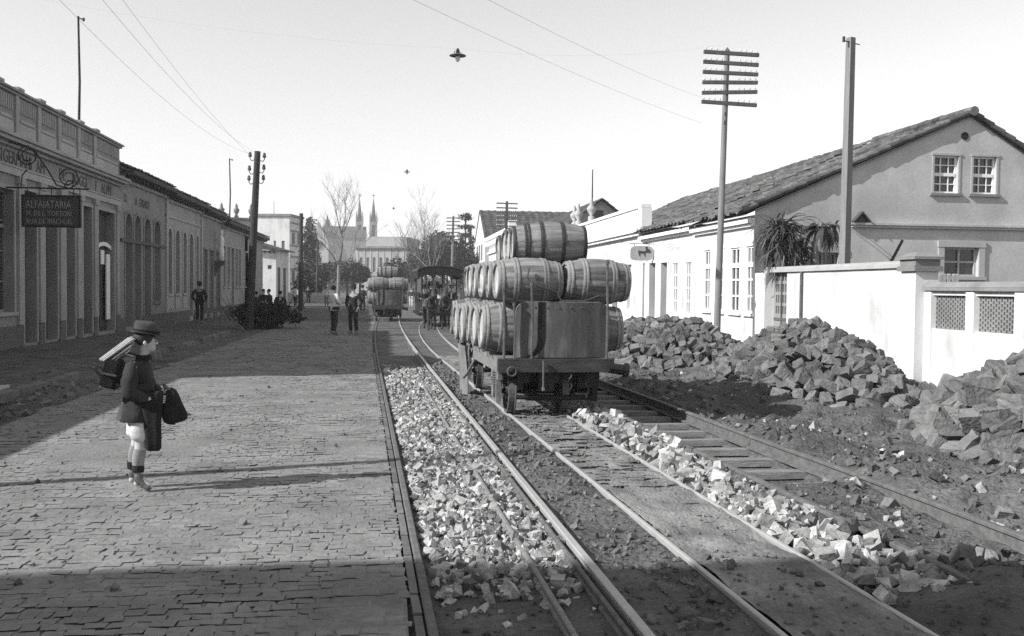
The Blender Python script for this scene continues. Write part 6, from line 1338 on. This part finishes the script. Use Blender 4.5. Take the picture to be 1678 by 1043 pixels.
for t in 'rl':
    k = J[t+'knee']; c = J[t+'calf']; a = J[t+'ank']
    grow([t+'knee', t+'calf', t+'ank'], [(t+'knee', t+'calf'), (t+'calf', t+'ank')], 'sock', 'stocking', .004)
    grow([t+'ank', t+'heel', t+'toe'], [(t+'up', t+'ank'), (t+'ank', t+'heel'), (t+'ank', t+'ball'), (t+'ball', t+'toe')], 'boot', 'boot', .010, {t+'up': (a[0]-.008, a[1], .20, .044), t+'ball': ((a[0]+J[t+'toe'][0])/2+.01, (a[1]+J[t+'toe'][1])/2, .045, .036)})
    mb = MB(); mb.lathe([(.042, .165), (.047, .168), (.050, .20), (.048, .225), (.040, .228)], 16, 'Z', (a[0]-.012, a[1], 0)); mb.build('boot_cuff', 'cloth_black', boy)
mb = MB(); vs = []; n = 36; rings = [(.128, .112, 1.300, .0), (.130, .114, 1.308, .0), (.10, .087, 1.312, 0), (.102, .088, 1.335, 0), (.098, .084, 1.375, 0), (.085, .070, 1.402, 0), (.04, .035, 1.408, .0), (.001, .001, 1.402, 0)]
for rx, ry, z, _ in rings:
    for j in range(n):
        t = 2*math.pi*j/n; x = .03+rx*math.cos(t); y = -.004+ry*math.sin(t); dz = (-.022*math.cos(t)-.006+.018*abs(math.sin(t))) if rx > .11 else -.015*math.cos(t)*(rx/.1)
        vs.append((x, y, z+dz))
fs = [(i*n+j, i*n+(j+1) % n, (i+1)*n+(j+1) % n, (i+1)*n+j) for i in range(len(rings)-1) for j in range(n)]
mb.add(vs, fs); ht = mb.build('hat', 'felt', boy, smooth=True)
mb = MB(); vs = []
for z, q in ((1.311, 1.03), (1.338, 1.035)):
    for j in range(n): t = 2*math.pi*j/n; vs.append((.03+.101*q*math.cos(t), -.004+.0885*q*math.sin(t), z-.015*math.cos(t)))
mb.add(vs, [(j, (j+1) % n, n+(j+1) % n, n+j) for j in range(n)]); mb.build('hat_band', 'ribbon', ht)
from mathutils import noise as mn
for o_, am, fq in ((jk, .011, 9.), (boy.children[[c.name.split('.')[0] for c in boy.children].index('breeches')], .012, 8.), (boy.children[[c.name.split('.')[0] for c in boy.children].index('jacket_skirt')], .010, 8.)):
    me = o_.data; nn_ = [v.normal.copy() for v in me.vertices]
    for v, n_ in zip(me.vertices, nn_):
        q_ = Vector((v.co.x*fq, v.co.y*fq, v.co.z*fq*1.5)); v.co += n_*am*(abs(mn.noise(q_))*2-.12)
    me.update()
# satchel on his back with folded papers strapped on it
def bxyz(x, y, z): c, s = math.cos(R(4)), math.sin(R(4)); return Vector((boy.location.x+x*c-y*s, boy.location.y+x*s+y*c, z))
sa = thing('satchel', 'dark box satchel carried on the back of the boy', 'satchel', bxyz(-.235, -.02, .98), R(4))
def rbox(mb, c, d, b=.012, rot=None):
    bm = bmesh.new(); bmesh.ops.create_cube(bm, size=1); bmesh.ops.scale(bm, vec=d, verts=bm.verts); bmesh.ops.bevel(bm, geom=bm.edges[:], offset=b, segments=2, affect='EDGES')
    bm.verts.ensure_lookup_table(); bm.verts.index_update(); rm = rot or Matrix.Identity(3); mb.add([rm@v.co+Vector(c) for v in bm.verts], [tuple(v.index for v in f.verts) for f in bm.faces]); bm.free()
rt = Matrix.Rotation(R(13), 3, 'Y')
mb = MB(); rbox(mb, (0, 0, 0), (.115, .27, .235), .016, rt); cs_ = mb.build('case', 'cloth_black', sa)
mb = MB(); rbox(mb, (.0, 0, 0), (.121, .30, .018), .006, rt); mb.build('strap', 'boot', sa)
mb = MB(); rbox(mb, rt@Vector((0, -.002, -.118)), (.125, .278, .010), .003, rt); mb.build('edge_binding', 'cloth_grey', sa)
for y in (-.09, .09):
    mb = MB(); mb.tube([(.03, y, .10), (.10, y, .165), (.18, y, .14)], .012, 6); mb.tube([(.03, y, -.08), (.09, y, -.10), (.12, y*1.3, -.06)], .010, 6); mb.build('shoulder_strap', 'boot', sa)
pa = thing('folded_papers', 'bundle of white folded papers lying on top of the satchel', 'papers', bxyz(-.165, -.03, 1.175), R(4)); mb = MB()
rp_ = Matrix.Rotation(R(-38), 3, 'Y')
for i, (dz, ln, th) in enumerate(((.0, .30, .012), (.02, .31, .010), (.037, .29, .012), (-.02, .26, .014), (-.04, .20, .010))):
    rbox(mb, rp_@Vector((.0-.012*i, .005*i, dz)), (ln, .20-.01*i, th), .004, rp_@Matrix.Rotation(R(3*i-5), 3, 'X'))
mb.build('sheets', 'paper', pa)
# dark bag and folded coat held in front
bg_ = thing('cloth_bag', 'dark rounded cloth bag hanging from the hand of the boy', 'bag', bxyz(.235, -.09, .86)); bg_.scale = (1.12, 1.1, 1.02)
vs = []; n = 22; prof = [(0, .012, .012), (-.02, .035, .03), (-.06, .052, .042), (-.12, .070, .05), (-.18, .085, .055), (-.23, .092, .055), (-.265, .085, .05), (-.285, .055, .035), (-.29, .0, .0)]
for z, rx, ry in prof:
    for j in range(n): t = 2*math.pi*j/n; w_ = 1+.05*math.sin(3*t+z*20); vs.append((rx*math.cos(t)*w_+.10*(-z)*1.0-.0, ry*math.sin(t)*w_, z+.012*math.cos(t)*(z < -.2)))
mb = MB(); mb.add(vs, [(i*n+j, i*n+(j+1) % n, (i+1)*n+(j+1) % n, (i+1)*n+j) for i in range(len(prof)-1) for j in range(n)]); mb.build('bag', 'cloth_black', bg_, smooth=True)
mb = MB(); mb.tube([(-.03, 0, -.01), (-.045, 0, .03), (-.06, .02, .02), (-.05, .03, -.02)], .008, 6); mb.tube([(-.045, -.01, .015), (.0, -.01, -.02)], .014, 6); mb.build('handle', 'boot', bg_)
ct = thing('folded_coat', 'black coat folded over the forearm of the boy and hanging to his knee', 'coat', bxyz(.065, -.12, .80))
vs = []; cols = 13; rows = [(.02, -.055, .078, .05), (.045, -.06, .085, .055), (.02, -.072, .09, .06), (-.08, -.075, .085, .06), (-.20, -.07, .075, .055), (-.32, -.06, .07, .05), (-.43, -.05, .062, .045), (-.452, -.045, .045, .03)]
for z, yy, hw_, th in rows:
    for j in range(cols*2):
        t = 2*math.pi*j/(cols*2); vs.append((.03+hw_*math.cos(t)*(1+.06*math.sin(4*t+z*9))+.02*(-z), yy*.4+th*.55*math.sin(t)*(1+.18*math.sin(5*t)), z))
mb = MB(); k2 = cols*2; mb.add(vs, [(i*k2+j, i*k2+(j+1) % k2, (i+1)*k2+(j+1) % k2, (i+1)*k2+j) for i in range(len(rows)-1) for j in range(k2)]+[tuple(range(k2)), tuple(range((len(rows)-1)*k2, len(rows)*k2))]); mb.build('cloth', 'cloth_black', ct, smooth=True)

# ------------------------------------------------------------------ the air
HAZE = 0.0008
if HAZE:
    mb = MB(); mb.box(-140, 140, -40, 460, -1.3, 48); hz = tag(mb.build('haze', 'cloth_white'), 'thin pale haze lying over the whole street', 'haze', kind='stuff')
    hm = bpy.data.materials.new('haze'); hm.use_nodes = True; n_ = hm.node_tree.nodes; n_.remove(n_['Principled BSDF']); v_ = n_.new('ShaderNodeVolumePrincipled'); v_.inputs['Density'].default_value = HAZE; v_.inputs['Color'].default_value = (.95, .95, .95, 1)
    hm.node_tree.links.new(v_.outputs[0], n_['Material Output'].inputs['Volume']); hz.data.materials.clear(); hz.data.materials.append(hm)
print('objects', len(S.objects), 'verts', sum(len(o.data.vertices) for o in S.objects if o.type == 'MESH'))
